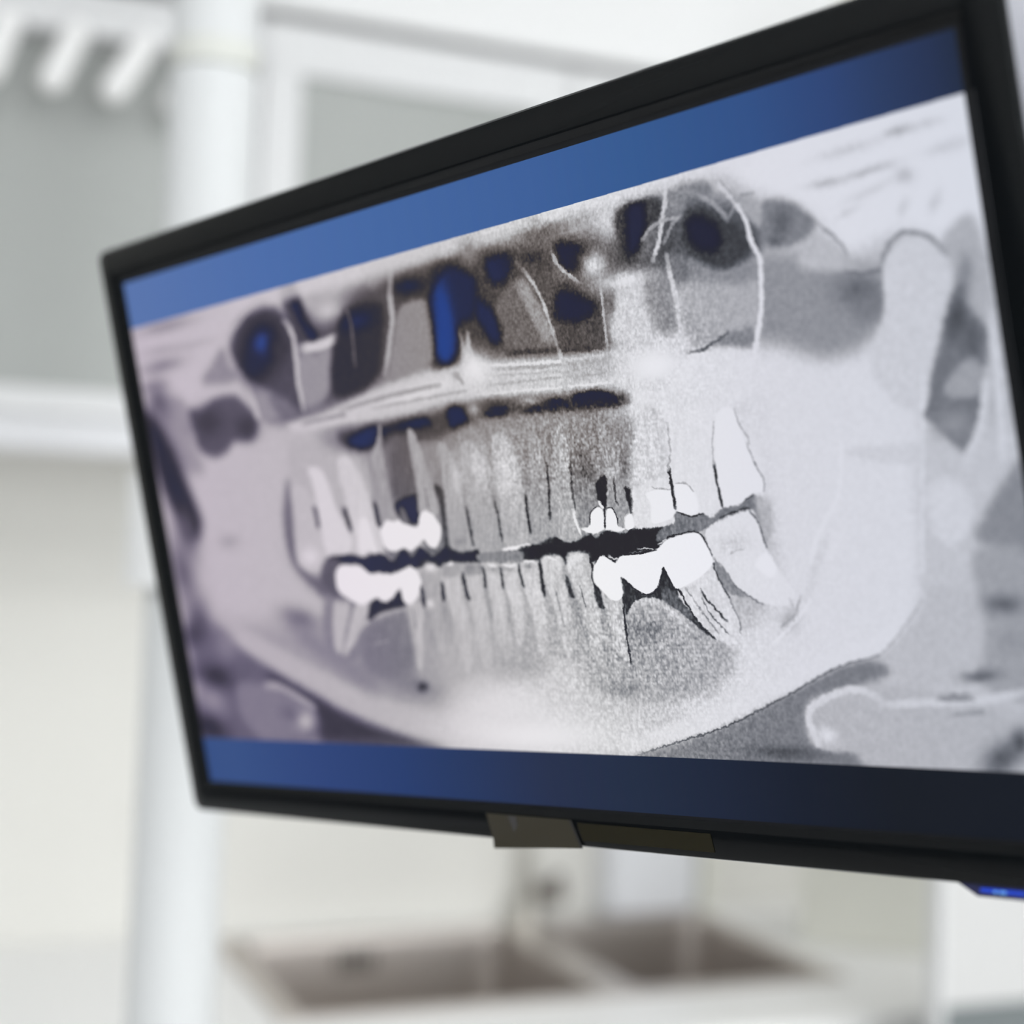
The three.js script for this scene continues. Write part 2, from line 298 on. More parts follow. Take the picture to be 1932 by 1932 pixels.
{ // arm from the back of the monitor to the pole
  const t = thing('monitor_bracket', 'jointed white bracket joining the monitor to the pole behind it', 'bracket', [PX, 1.43, PZ]);
  const c = new THREE.CylinderGeometry(0.052, 0.052, 0.09, 40, 1, true); mesh('clamp', mergeGeometries([c, new THREE.RingGeometry(0.0356, 0.052, 40).rotateX(-Math.PI / 2).translate(0, 0.045, 0), new THREE.RingGeometry(0.0356, 0.052, 40).rotateX(Math.PI / 2).translate(0, -0.045, 0)]), M.arm, t);
  const n = new THREE.Vector3(-0.88651522, -0.20577704, 0.41442319), mp = mon.position.clone();
  const end = mp.clone().addScaledVector(n, -0.05).sub(t.position), mid = mp.clone().addScaledVector(n, -0.13).sub(t.position);
  const dir = mid.clone().setY(0).normalize().multiplyScalar(0.05);
  mesh('link', tube([[dir.x, 0, dir.z], [dir.x + (mid.x - dir.x) * 0.5, mid.y * 0.4, dir.z + (mid.z - dir.z) * 0.5], mid.toArray()], 0.02, 32, 20), M.arm, t);
  mesh('wrist', tube([mid.toArray(), mid.clone().lerp(end, 0.5).toArray(), end.toArray()], 0.022, 12, 20), M.arm, t);
  const vp = new THREE.BoxGeometry(0.1, 0.1, 0.006); vp.applyQuaternion(mon.quaternion); vp.translate(...mp.clone().addScaledVector(n, -0.0515).sub(t.position).toArray()); mesh('mounting_plate', vp, M.arm, t);
}

// ---------------------------------------------------------------- the picture on the screen: a dental panoramic x-ray
// shapes in panel millimetres from the top left corner of the lit area. P: smooth outline [grey, strength, softness, x, y ...];
// S: line [grey, strength, softness, width, x, y ...]; G: soft spot [grey, strength, falloff, x, y, axis, axis]
const XRAY = [
['P',0.8,1,20.43,-2.1,18,100.2,13.5,111.7,61.7,81.5,110.7,1.3,103.5],
['P',0.78,1,16.71,17.1,99.3,119.3,93.5,138.1,141,129.4,204.6,37.2,190,26.4,147.7],
['P',0.66,1,9.93,15,186.7,133.9,186.7,141.3,217.4,103,215,52.7,198.5],
['P',0.58,1,9.38,143.4,91,240.5,92.8,319.8,102.4,308.6,156.5,226.9,151.5,140.6,131.1],
['P',0.9,1,5.55,311.9,101.5,340,80.3,386.4,91.1,383.7,118,375.6,148.7,336.3,149.9,316.5,144.3],
['P',0.36,1,5.69,88.4,40.2,133.7,39.5,165.4,35.2,202.6,29.7,255.4,28.4,320.7,34.1,348.2,27.4,387.1,38.7,390.5,57,333.2,62.8,316.2,80.9,212.5,73,145.3,83.7,97.5,83.3],
['P',0.92,1,5.26,384.2,17.3,481,17.7,479.1,63.2,472.4,70.5,447.3,60.4,426.4,63.7,412.5,46.2,388.4,31.7],
['P',0.6,1,3.94,390.2,58.9,439.4,71.6,436.7,87.4,419.7,101.5,386.4,91.1],
['P',0.89,1,6.14,384.2,90.8,411.7,98.5,431.5,93.9,443.8,81.3,457.1,83.6,446.5,117.8,435.6,179,424.3,195.4,401.1,206.6,359.4,222.6,310.8,238.2,303.9,205.9,370.9,186.3,377.8,137],
['P',0.8,1,12.11,221,177,308.3,184.4,319.6,233.7,267.4,245.1,191.4,246.5,160.3,229.9,176.6,192.6],
['P',0.6,1,12.03,145.9,184.5,184.8,187.9,193.2,224.5,154.9,222.4,128.7,207.2],
['P',0.8,1,5.58,444.1,132,483.8,136.1,471.3,215.9,419.8,221.9,435.6,182.7],
['G',0.62,1,2,30.07,27.49,27.51,0.25,0.46,3.81],
['G',0.58,1,2,21.42,46.72,20.95,-0.15,0.53,4.39],
['G',0.66,1,2,10.9,55.94,17.06,-0.25,0.4,3.32],
['G',0.72,1,2,41.8,39.96,26.99,-0.04,0.29,2.43],
['G',0.7,1,2,21.08,38.33,18.63,-0,0.3,2.47],
['P',0.6,1,3.36,74.2,44.5,77,54.5,82,60.7,72.4,62.9,51.3,60.1,61.7,52.4],
['P',0.64,1,4.99,35.1,62.3,19.8,64.7,13.3,69.7,12.7,79.9,16.6,91.9,23.2,102.7,41.9,104.4,37.1,88.2,37.1,71.8],
['P',0.8,1,4.21,27.1,52.7,48.5,57.7,48.9,68.3,42,71.7,34.3,65.1,25.8,61.1],
['P',0.4,1,3.05,37,72.2,47.7,72.4,59.2,68.9,70.9,68.2,79.4,70,86.5,76.3,91.2,83,89.3,89.6,82.9,93,71,91.8,62.8,96.5,50.8,98.1,40.5,92.9,39.1,85.6],
['G',0.3,1,2,51.52,80.2,14.88,1.67,-2.6,8.96],
['G',0.3,1,2,82.46,85.8,10.79,1.19,-2.01,7.2],
['P',0.16,1,5.81,0.3,66.5,10.1,74.7,15.8,90.8,23.9,108.3,31.6,129.9,21.9,139,8.2,121.1,2.2,100.8,-1.5,80.5],
['G',0.22,1,2,11.51,98.8,12.3,-0.87,3.5,19.31],
['G',0.44,1,2,12.95,65.19,12.31,-0.02,0.74,12.17],
['G',0.4,1,2,17.54,133.11,10.37,-0.61,1.01,16.6],
['G',0.38,0.8,2,7.67,155.21,11.5,-1.11,2.36,19.45],
['G',0.42,1,2,14.35,181.04,12.37,-0.96,0.02,13.98],
['G',0.62,0.6,2,51.93,141.39,9.65,0.58,-1.22,4.31],
['G',0.3,1,2,21.9,211.47,14.67,3.5,-6.11,6.91],
['G',0.22,1,2,8.79,237.53,18.45,6.8,-8.66,7.13],
['G',0.36,1,2,10.04,190.9,10.38,0.18,-2.49,8.51],
['G',0.58,0.6,2,-4.98,209.42,9.83,-1.18,1.03,16.98],
['P',0.5,1,4.92,13.8,215.2,53.3,212.3,68.3,220.5,80.2,239.3,39.9,244.4,25.2,232.1],
['P',0.44,1,7.64,10.3,186.6,41.7,190.1,71.9,207.4,108.3,225.5,95.3,244.3,-2.1,245.6],
['G',0.56,1,2,36.03,194.15,13.56,0.21,-2.69,9.45],
['G',0.6,1,2,13.72,223.72,10.74,-4.87,9.55,8.65],
['G',0.62,1,2,2.1,218.07,7.66,-0.03,-2.19,7.49],
['G',0.26,1,2,21.06,211.18,15.51,3.7,-5.64,6.38],
['G',0.22,1,2,7.03,238.71,16.28,5.97,-7.44,6.13],
['G',0.34,1,2,8.99,188.03,11.35,0.23,-2.16,7.38],
['P',0.28,1,5.17,65.2,208.5,101.2,221.9,137.2,233.9,188.4,245.1,141.6,246.1,99.3,244.7,99.5,231.4,84.7,222.5,68.8,215.6],
['P',0.54,1,3.76,39.1,215.1,67.5,215.6,79.5,218.3,96.6,227.2,92.8,238.5,79.3,242.6,53,244.9,36.7,231.9],
['G',0.76,1,2,88.29,233.75,7.04,-0.13,-1.43,5.39],
['S',0.66,1,2.37,3.04,60.8,216.7,71.7,216.1,96.7,226.7],
['G',0.46,0.8,2,76.4,229.91,7.25,2.87,-4.4,3.82],
['G',0.66,1,2,69.39,216.68,6.02,1.47,-1.73,2.05],
['G',0.34,1,2,134.96,242.66,34.11,-0.13,-0.79,2.59],
['S',0.75,1,5.18,11.02,39.6,181.7,51.1,191.6,81.1,204.8,117.9,219.1,153,230,189.9,238.7],
['G',0.5,1,2,97.4,182.66,15.75,4.4,-4.92,5.83],
['S',0.54,0.7,8.31,8.31,93.8,188.4,114.8,200.6,142,214.9],
['G',0.52,0.7,2,171.2,214.82,19.68,3.81,-3.91,6.24],
['S',0.76,1,3.86,5.14,88.7,145.7,104.2,165,120.5,178.6,129.5,189.2],
['P',0.45,1,3.85,107.9,113,104.3,149.3,113.1,161.5,129.5,162.2,128.9,176.3,114.7,170.6,98.9,154.2,98.4,133.2],
['P',0.36,1,3.85,94.5,32,112.4,29.5,127.4,39.8,126.1,56,118.8,71.5,108.4,78.9,95.2,68.5,83.1,56.7,79.8,44.7],
['P',0.62,1,2.92,86.4,60.6,97.6,67.5,105.2,71.2,111.5,83.3,97.3,84.4,91.3,74.8],
['P',0.5,1,3.18,103,71.5,117.4,76.7,122.4,85.2,108.4,82.9],
['P',0.62,1,3.07,132.4,55.6,154.3,55.6,146.6,77.7,128.4,82,127.2,63.4],
['S',0.72,1,0.82,1.64,107.5,28,94.3,32.6,79.3,42.5,80.4,54.3,86.3,61.3],
['S',0.78,1,1.31,3.28,84.7,59,90.1,71.3,92.6,81.8],
['G',0.08,1,2,103.66,48.96,15.04,4.34,-9.02,13.89],
['G',0,1,2,104.41,47.77,6.16,1.48,-3.21,6.19],
['G',0.16,1,2,95.61,56.92,9.15,2.56,-5.19,7.97],
['G',0.28,1,2,117.84,51.02,8.56,1.25,-1.34,4.92],
['S',0.32,1,4.3,13.51,131.1,26,134.9,38.4,142.9,50],
['S',0.1,1,1.84,6.74,133.7,27.8,136.9,38.7,143.1,49.4],
['G',0.8,1,2,156.11,39.33,15.27,-0.73,1.6,7.29],
['G',0.7,1,2,147.45,31.72,8.83,1.48,-1.38,5.23],
['G',0.76,1,2,186.51,23.92,17.21,-0.17,0.69,4.26],
['S',0.8,1,1.25,2.8,124.4,39.3,128.6,46.6,128.2,59.6,126.8,68.6,127.4,81.8],
['S',0.84,1,1.82,4.24,132.9,53.7,146.7,54.4,159.9,52.6],
['P',0.24,1,2.93,151.8,64.6,162.8,45.3,172.4,39.5,192.6,42.1,189.3,57.8,183.8,71.5,172.7,78.5,153.8,80.3,150.4,75.6],
['G',0.1,1,2,174.07,47.32,12.71,-0.41,0.79,4.78],
['S',0.46,0.8,1.17,1.47,168,39.5,170.3,47.7,168.3,66.9],
['P',0.66,1,3.54,186.5,23.9,234.5,22.4,351.7,22.8,348.2,27.4,318.6,31.2,279.3,29.9,245.6,30.1,209.6,29.3,187.6,33.7],
['P',0.3,1,3.18,203,34,221.7,34.9,235.8,30.6,272.6,33,276,44.5,266.4,60.5,260.2,71.7,240.5,65.5,228.5,75.2,217.4,73.7,219,46,202,43.2],
['S',0.7,1,1.13,3.1,202.6,26.8,198.6,40.3,197.7,49.6,193.2,60.8,187.3,73.1],
['P',0.58,1,1.67,203.8,45.9,220.2,45.3,221.5,56.4,218.6,71,204,74.6,189.4,76,196.1,58.8],
['P',0.11,1,3.19,231.5,36.6,238.1,33.6,245,36.1,251.1,41.2,250.1,49.2,245.6,57.8,239,57.9,236.7,61.7,234.2,72,227.8,73.7,220.3,71.2,221.8,59.4,221.9,45.6],
['G',0,1,2,229.48,54.63,6.37,0.37,-0.75,20.34],
['G',0,1,2,226.84,65.73,5.11,0.49,-1.23,9.02],
['G',0.02,1,2,255.6,61,3.61,-0.09,0.96,8.83],
['G',0.14,1,2,210.94,37.68,11.23,0.55,0.05,4.15],
['P',0.1,1,2.53,258,35.5,264.6,34.4,272.3,35,273.5,38.3,268.7,44.3,260.6,45.2],
['P',0.1,1,2.33,250.1,49.2,255.4,54.1,259.5,62.3,260.1,68.1,255.9,69.2,251.8,62.8,248.1,57.6],
['G',0.5,1,2,249.88,30.47,6.02,1.12,-1.3,5.58],
['G',0.5,0.6,2,283.97,35.09,3.36,0.63,-1.38,6.23],
['P',0.74,1,1.32,237.2,59.4,238.2,64.9,239,68.5,241.9,61.3,242.7,70.2,243.8,76.2,236,78.1,236.8,67.6],
['P',0.44,1,1.76,260.4,53.2,274.6,45.3,281.5,55.5,287.1,71,289.1,75.8,271.2,74.6,262.2,73,262.2,62.7],
['S',0.66,0.8,2.23,6.45,276.4,47.9,280.8,58.8,285.7,70.8],
['S',0.74,1,0.99,1.48,275.4,38.7,281.3,46.5,285.4,55.1,287.8,64.4,290.3,77.1],
['G',0.34,1,2,282.57,38.73,11.4,0.59,0.08,5.56],
['G',0.4,1,2,290.9,29.96,13.99,0.87,0.1,6.35],
['G',0.22,1,2,283.79,38.52,6.17,1.14,-0.65,2.91],
['P',0.13,1,3.09,298.1,34.6,307.7,36.9,315,42.7,314.9,46.4,306.7,48.2,300,45.9,297.5,40.5],
['S',0.44,1,1.92,4.81,295.6,45.7,299.2,49.6,302.9,52.5],
['S',0.72,1,0.72,1.44,295,38.4,297.4,44.4,307.1,53.2],
['P',0.34,1,2.39,289.9,51.4,305.8,52.5,315.5,60.1,315.5,73.7,312.2,79.2,293.4,76.4,291,67.1],
['P',0.12,1,3.12,294.5,54.4,303.8,54.9,312.4,61.8,310.7,66.4,299.6,67.9,291.8,63.4],
['S',0.3,1,0.99,1.97,261.8,74.7,278.5,76,312.9,79.3],
['G',0.94,1,2,330.68,56.22,19.27,1.21,-0.13,4.87],
['G',0.88,1,2,315.18,47.23,7.34,1.33,-1.28,6.05],
['G',0.86,1,2,326.51,31.75,9.2,1.85,-1.91,9.1],
['P',0.84,1,3.2,320.5,60.7,338.2,57.5,338.3,75.9,340.9,82.5,319.3,79.3],
['S',0.72,1,0.7,1.17,318,43.8,316.7,59.8,315.9,70.5,315.2,80.2],
['G',0.44,1,2,320.6,63.84,2.59,0.43,-1.1,5.24],
['P',0.28,1,2.25,329.2,29.9,339.3,26.7,350.9,28.6,350.8,35.4,343.5,39.1,341,44.9,334.5,50.1,330.3,47.7,328.8,38.4],
['P',0.08,1,2.48,336.2,28.7,343.1,28,343.7,32.9,342,39.9,335.9,46.6,332.8,45.5,334.2,35.2],
['P',0.46,1,2.01,343.5,39.1,349,37.6,346.1,45.9,339.9,50,337.5,49],
['P',0.55,1,1.74,355.2,26.4,362.9,29.6,361.3,37.5,353.3,35.9],
['S',0.5,0.8,1.71,4.7,360,24.9,367.9,26.6,373.4,30.3],
['P',0.3,1,1.9,362.1,36.6,369.9,35.2,377.5,40.8,382.9,44.3,387.3,49.2,387.5,56.2,381.7,60.1,373.7,60.2,362.6,53.6,359.2,46.3],
['P',0.1,1,2.99,363,38.3,369.2,39.1,375.6,44.4,375.6,50.5,370.3,52.5,363.4,49.2,361.4,43.6],
['P',0.58,1,2.54,359,52.4,373.7,60.2,387.3,58.7,388.2,66.8,378.3,68.1,360.7,63.1],
['P',0.7,1,2.56,356.4,62.3,378.7,66.2,388.8,66.9,384.7,85.3,362.4,86.5,354,84.3],
['P',0.55,1,1.7,364.4,85.8,375.6,82.4,383.4,82.5,382.1,89.4,371.6,87.4],
['P',0.6,1,2.68,340,56.3,350.4,60.2,350.5,75.9,344.5,79.7,339.1,73.6,337.2,63.2],
['P',0.5,1,1.75,352.4,50.2,359,52.4,358.8,59.6,352.2,60.6],
['S',0.82,1,0.88,1.76,354.9,23.3,353.9,29.8,351.3,36,347.5,45.1,343.8,50.7],
['S',0.7,0.8,0.66,1.33,340.1,42.7,345.6,38.5,351.1,37,358.1,37.4],
['S',0.68,0.7,0.66,1.31,350,45.6,354.4,40.2,359.5,37.1],
['S',0.76,0.6,0.84,1.69,370,31.6,375.4,35.8,379.7,42.2],
['S',0.74,0.5,0.62,1.25,384.2,37.6,381,41.5],
['S',0.84,1,0.88,1.99,350.5,49.8,350.9,57.7,351.8,66.2,351.6,75,351.9,81.9,353.6,86.3],
['S',0.36,0.9,0.54,1.08,352.1,87.1,359.8,87.2,365.1,85.4,372.4,82.9],
['S',0.36,1,0.51,1.23,388.8,44.5,390.1,50.2,390.9,56.9],
['S',0.9,1,0.62,1.87,378.5,29.4,383.9,36,387.3,43.2,388.6,51.9,390.9,58.8,389.9,67.1,388.7,74.4,385.6,83.9,382,93.4,380,100.7],
['S',0.62,1,0.41,0.83,379.3,28.1,383.2,33.4,384.9,36.8,387.6,35.1,392.9,35.5],
['P',0.54,1,1.81,395.8,39,406.9,41.3,416,50,408.8,55.8,396.2,55.4,393.5,47.9],
['G',0.42,1,2,402.36,47.91,4.51,1.62,-2.39,5.84],
['G',0.42,1,2,398.37,53.76,3.46,0.66,-0.34,1.83],
['P',0.68,1,1.44,386,37.5,390.5,35.5,395,39.9,393.7,47,390.8,46.4,388.1,41.9],
['G',0.7,1,2,452.23,27.07,6.46,0.09,0.18,1.75],
['G',0.82,1,2,462.68,27.13,6.66,0.1,0.17,1.73],
['G',0.82,1,2,432.58,28.89,13.95,-0.27,0.3,2.16],
['G',0.74,1,2,422.57,38.14,8.24,0.51,0.04,1.82],
['G',0.74,1,2,439.24,37.62,10.73,-0.68,0.28,1.6],
['G',0.76,1,2,451.68,41.79,4.16,0.92,-0.52,3.07],
['G',0.83,1,2,468.77,36.04,9.07,-0.27,0.33,2.4],
['G',0.84,1,2,438.09,44.21,11.43,-2.14,0.55,1.75],
['G',0.82,1,2,461.09,52.62,1.97,1.13,-2.33,3.79],
['G',0.82,1,2,449.74,52.03,1.69,0.96,-2.04,3.26],
['G',0.84,1,2,428.92,49.56,5.68,-1.58,0.59,1.38],
['S',0.62,1,0.78,1.16,416.2,50.5,423.6,58.7,426.4,63.9],
['P',0.76,1,2.34,410.2,56.1,422.3,59.4,426,66.3,435.4,70.8,420.7,68.6,406.9,64.7],
['G',0.44,1,2,428.6,77.32,9.64,3.22,-2.37,6.11],
['G',0.52,1,2,431.34,82.91,6.8,1.11,-1.24,7.12],
['P',0.72,1,2.13,461,65.8,472.5,58.5,475.3,71.1,472.3,96.5,462.7,84.5,464.3,74.3],
['G',0.58,1,2,468.08,76.68,3.27,0.59,-1,6.09],
['G',0.5,1,2,465.28,82.3,2.56,0.44,-0.56,3.41],
['P',0.5,1,1.82,462.3,83,468.2,90.7,472.3,96.5,470.8,106.8,468.4,116.1,465.5,124.5,458.6,134.9,455.2,133.5,447.7,124.6,445.3,121.6,449.1,110.2,454.2,100.9],
['G',0.36,1,2,462.45,91.49,3.89,1.29,-2.99,8.19],
['G',0.4,1,2,466.84,99.19,3.29,0.49,-1.11,6.84],
['P',0.66,1,1.63,453.9,114.2,458.7,108.6,464.5,105.2,468.5,108.2,468.3,116.9,457.2,117.7],
['G',0.6,1,2,455.81,126.05,7.54,0.84,-0.87,5.26],
['P',0.84,1,1.11,438.2,71.7,440.6,67.2,445.8,63.4,452.8,62.8,459.1,65.7,462.5,71.8,462.9,78.6,459.8,85.8,455.7,94.3,450.7,105.7,446.4,119.6,437.4,118.5,427.9,102.6,436.6,85.6],
['S',0.58,1,0.92,1.48,437.2,72.5,440.5,65.6,445.4,61,449.6,60.4,457.6,63.8,462.4,70.6],
['S',0.5,1,0.76,1.15,424.9,69.6,431.1,71.2,437.4,71.1],
['S',0.86,1,1.06,2.48,474.2,91.6,473.3,117.6,471.1,138.3],
['S',0.84,1,1.08,2.52,470.1,110.2,465.5,127.1,458.5,138.8],
['P',0.58,1,2.51,477.9,138.9,467,150.2,459.9,159.5,456.9,163.7,463.9,169.5,477.9,173.8,483.2,139.5],
['P',0.86,1,1.86,441.4,148.1,449.1,143.3,457.7,149.5,456.3,160.1,449.1,166.5,442.9,162.9],
['S',0.93,0.6,0.57,0.94,447.5,107.1,443,133.7,436,175.3],
['P',0.83,0.7,1.16,412.5,130.3,442.8,131,442.1,138,427.1,136.6,413.8,132.4],
['S',0.93,0.6,1.01,1.62,412.1,126.4,411.6,132.2,407.4,146.6,396.3,160.7,392.4,169.5],
['S',0.92,0.5,1.01,2.03,410,156.6,400.6,168.4],
['S',0.82,0.5,1.24,2.9,400.7,160.2,394.2,171.4,387.7,182.9],
['P',0.77,1,3.09,435,182.7,452.5,181.5,456.1,194.3,451.6,205.8,439.3,214.2,415.9,220,399.8,214.3,418.7,203.8],
['P',0.66,1,2.56,455.7,169.1,477.9,173.8,471,217.7,451,214.2,455.8,196.1],
['G',0.44,1,2,463.84,187.34,7.42,0.24,-0.62,3.91],
['G',0.62,1,2,463.71,199.85,5.57,0.09,-0.85,5.35],
['G',0.46,1,2,451.41,211.66,8.54,-0.83,-0.13,2.54],
['G',0.46,1,2,440.57,218.49,6.72,-0.05,-0.18,1.11],
['P',0.52,1,2.17,294.5,244.9,315.9,239,340.4,232.2,359.7,224.6,376.1,217.6,395,208.9,409.9,205.7,417.5,210.5,399.4,216.3,383.1,220.3,379,230.3,382.1,238.6,404,239.5,402.7,247.3,294.4,251.9],
['P',0.74,1,2.74,408.1,216.2,428.9,216.1,449.8,221.5,459.1,223.2,444.3,243.7,405,246.3,396.7,231.9],
['G',0.36,1,2,367.84,240.69,18.71,0.24,-0.7,2.86],
['G',0.4,1,2,454.48,240.04,7.92,-5.91,3.41,4.63],
['G',0.36,1,2,462.03,234,3.74,-0.1,-0.86,5.43],
['P',0.74,1,1.25,380.6,223.9,390.2,218.7,402.3,215.9,411.6,220.4,414.6,227.7,404.3,237.9,393.1,239.5,382.9,237.8,380.7,231.3],
['S',0.86,1,1.05,2.51,411.7,219.7,402.3,216.3,390,219.5,381.3,225.3,381.9,233.3,383.5,237.2],
['G',0.9,1,2,387.92,233.7,4.53,1.89,-2.04,2.92],
['S',0.84,1,0.96,2.68,412.4,221.9,426,221.2,449.3,220,466,217.1],
['S',0.58,1,0.76,1.15,434.1,219.7,447.4,219.6],
['S',0.62,1,0.76,1.14,438.3,225.4,450.7,223.8],
['S',0.9,1,2.16,6.47,431.9,184.4,424.9,191.7,414.1,200,394.8,205.2,375.2,213.4,358.6,220.1,338.7,228,314.1,234.9,291.2,240.6],
['S',0.32,0.8,0.33,0.67,414.5,204,395,208.9,376.1,217.6,359.7,224.6,340.4,232.2,316,238.7,294.5,244.6],
['S',0.62,0.6,0.59,0.79,434.3,184.5,428.4,191.4,421.7,198.2,414.5,204],
['G',0.95,1,2,239.15,236.76,58.86,0.88,-3.41,11.71],
['G',0.9,1,2,229.45,224.08,35,-0.41,-2.66,11.76],
['G',0.86,0.6,2,272.97,205.64,29.06,0.21,-2.88,13.41],
['P',0.66,0.7,5.93,216.6,195.8,250.2,200.9,254.2,210.1,222.8,211.2],
['G',0.58,0.7,2,230.79,204.17,10.76,0.09,-1.06,4.67],
['G',0.6,0.7,2,246.62,203.15,9.2,0.09,-1.33,5.97],
['P',0.7,1,5.25,284.9,190.3,305.6,184.3,333.2,191.4,353.6,202.1,335.5,218.7,300.7,221.1,276.8,214.6],
['G',0.58,1,2,310.56,193.02,10.71,0.23,-1.31,6.41],
['G',0.6,1,2,296.15,216.74,11.07,-0.05,-0.73,3.5],
['G',0.68,0.6,2,316.41,210.23,23.83,0.06,-1.72,8.55],
['G',0.66,0.7,2,379.42,190.51,5.04,0.13,-0.95,5.14],
['S',0.86,0.8,4.53,8.49,88,26.5,153,25.2,189.9,24.5,240.7,23.6,271.9,23],
['S',0.9,0.9,3.62,7.24,265.8,23.3,301.1,22.6,336.4,22.1,366.7,21.5,390.3,21.8],
['G',0.55,0.7,2,250.28,28.76,6.62,1.24,-1.3,5.58],
['G',0.62,0.7,2,288.86,26.12,3.88,0.77,-0.91,4.12],
['P',0.82,1,1.85,114.7,87.8,136.9,86.5,156.8,83.1,186.3,78.8,222.1,76.2,247,76.6,285,80.4,316.1,81.6,337.5,79.9,353.9,86.4,338.7,99.6,313.3,94.7,278.4,93.4,243.7,90.9,223.1,90,191.7,92.4,154.4,92.3,119.6,92.2],
['G',0.96,1,2,336.76,90.07,19.05,0.47,-0.24,9.33],
['G',0.94,1,2,242.61,78.04,9.2,1.26,-1.74,7.49],
['G',0.9,1,2,210.03,83.22,26.35,-2.15,0.6,3.22],
['S',0.62,0.8,0.86,2.01,152.3,85.8,185.8,83.3,220.2,82.4],
['S',0.66,0.8,0.84,1.12,174,87.6,209.1,87.1,235.4,87.1],
['S',0.6,0.8,0.92,1.84,124.5,88.9,155.5,87.9],
['S',0.66,0.8,0.74,1.49,252.8,79.9,285,83,310.1,84.3],
['S',0.68,0.8,0.75,1,248.2,86.5,278.2,87.7,311.7,89.6],
['S',0.72,0.8,0.76,0.76,255.2,82.9,290.1,86.2],
['S',0.64,0.8,0.8,2.15,230.8,79.2,233.7,83.2],
['G',0.66,1,2,230.72,79.63,3.14,0.42,-0.52,2.23],
['S',0.9,1,0.5,1,244,77.3,273.9,80.5,313.1,83],
['S',0.9,1,0.5,1,241.2,89.5,271.5,91.3,313.6,93.6],
['S',0.8,1,0.73,1.96,290.3,77.1,292.1,85.7,290.2,91.1,294,100.5],
['P',0.7,0.7,2.15,293.6,82,315.9,82.4,314.2,90.4,293.5,89.3],
['P',0.33,1,2.93,149.8,95.5,186.2,95.8,224.3,93.1,250,92.1,279.5,94.9,318.1,97.6,319.6,103.6,286.7,101.9,248.3,99.6,232.2,101,211.3,105.7,183.9,105.2,155,104.8],
['P',0.09,1,2.66,154.5,99.2,168.4,95.3,178.6,95,175.9,100,171.9,104.5,162.2,105.5,155.5,102.8],
['P',0.11,1,2.55,179.7,96.3,197,94.7,207.2,94.9,211.4,98.7,199.1,100.1,179.2,101.4],
['P',0.11,1,2.43,221.7,92.8,230.8,93,234.6,99,230.9,100.8,222.3,101.3],
['P',0.16,1,1.31,243.1,97.7,249.3,95.2,257.1,96.2,255,100,246.7,99.9],
['P',0.1,1,1.49,265.5,100,275.5,96.6,287.4,96.9,292.6,100.3,290.7,102.3,276.7,101.3],
['P',0.12,1,1.44,293.9,96.1,307.1,95.5,315.5,98.8,317,103.3,305.5,103,293.3,102.4],
['S',0.62,1,0.88,1.75,177.6,94.9,176.8,99.6,172.2,106.5],
['G',0.66,1,2,237.99,95.23,4.34,0.51,-0.83,3.56],
['G',0.66,1,2,270.53,95.55,8.69,1.06,-0.48,2.15],
['G',0.5,1,2,186.75,115.19,11.84,-0.32,0.17,16.66],
['P',0.42,1,3.45,182.7,103.2,194.4,105.1,195.8,120.8,194.1,129.1,180.4,131.1,178.7,119.3],
['P',0.74,1,4.32,114.7,95.6,147.6,104,164.6,110.7,162.7,132.7,126.1,127.4,109.1,113.1],
['P',0.6,1,6.36,268.9,102.9,321.3,107.8,316.5,131.6,303.2,143.3,285.2,135.3,263.6,126.9],
['P',0.78,1,1.6,109,118.2,119.8,120.5,122,139.3,122.4,151.3,123.3,154,118,158.4,112.9,160.2,105,156.4,103.4,150.9,107.2,132.9],
['G',0.9,1,2,113.55,152.39,7.88,0.43,-1.36,5.12],
['P',0.88,1,1.55,123.1,110.1,133.2,112.4,139.2,131.3,145.6,144.8,144.1,151.2,140.5,153,136,151.4,129.7,152.4,125.3,150.1,125.4,134.2,124.5,118.2],
['P',0.84,1,1.51,145.2,108.3,154.1,107.9,160.6,120,165.1,139.6,166.5,151.2,162.3,154.5,156.2,152.5,149.8,154.8,145.9,151.3,147.4,141.6,145.7,125.2],
['P',0.93,1,1.21,153.3,137.5,157.4,136.5,160.2,140.5,161.7,149.6,161.7,153.5,156.3,151.9,150.2,153.5,150.4,145.1],
['S',0.4,1,1.26,2.84,123.1,129.4,123.4,134.1,123.4,138.1],
['S',0.26,1,1.22,2.75,144.1,131.6,145,135.6,146.1,140.9],
['S',0.2,1,1.19,2.67,166,130.7,166.2,135.2,166.4,140.3],
['P',0.66,1,1.17,168.8,108,176,107.5,177.1,125.2,178.6,138,178,140.5,167.9,139.8,168.3,127.1],
['P',0.66,0.8,1.17,167.7,110.5,174.2,103.5,178,99.5,176,107.5],
['P',0.15,1,1.15,179.3,131.4,191.8,128.3,194.3,129.2,192.7,141.5,183.5,140.2,179.8,136.8],
['P',0.46,1,0.87,181.7,134.4,184.1,134,186.9,141.1,181.6,140.7],
['P',0.68,1,0.85,195.3,99.5,199.3,101.2,203.2,114.5,207,131.4,207.3,137.6,202.6,139.1,194,137.8,194.9,126.7,194.8,112.4],
['S',0.5,1,0.57,0.85,200.4,125.9,200.1,134.6],
['P',0.28,1,1.4,205.9,125.2,211.3,128.1,210.1,140.2,209.4,152.4,206.1,153.5,207.4,142.5,207.6,132.7],
['P',0.48,1,0.85,194,149,207.3,144.9,206.3,151,202.2,155.1,198.5,156.1,194.5,154.1],
['P',0.5,1,0.89,167.1,150.6,171,157.2,177.8,152.5],
['P',0.5,1,0.87,179.7,152,184.1,156.3,189.7,151.9],
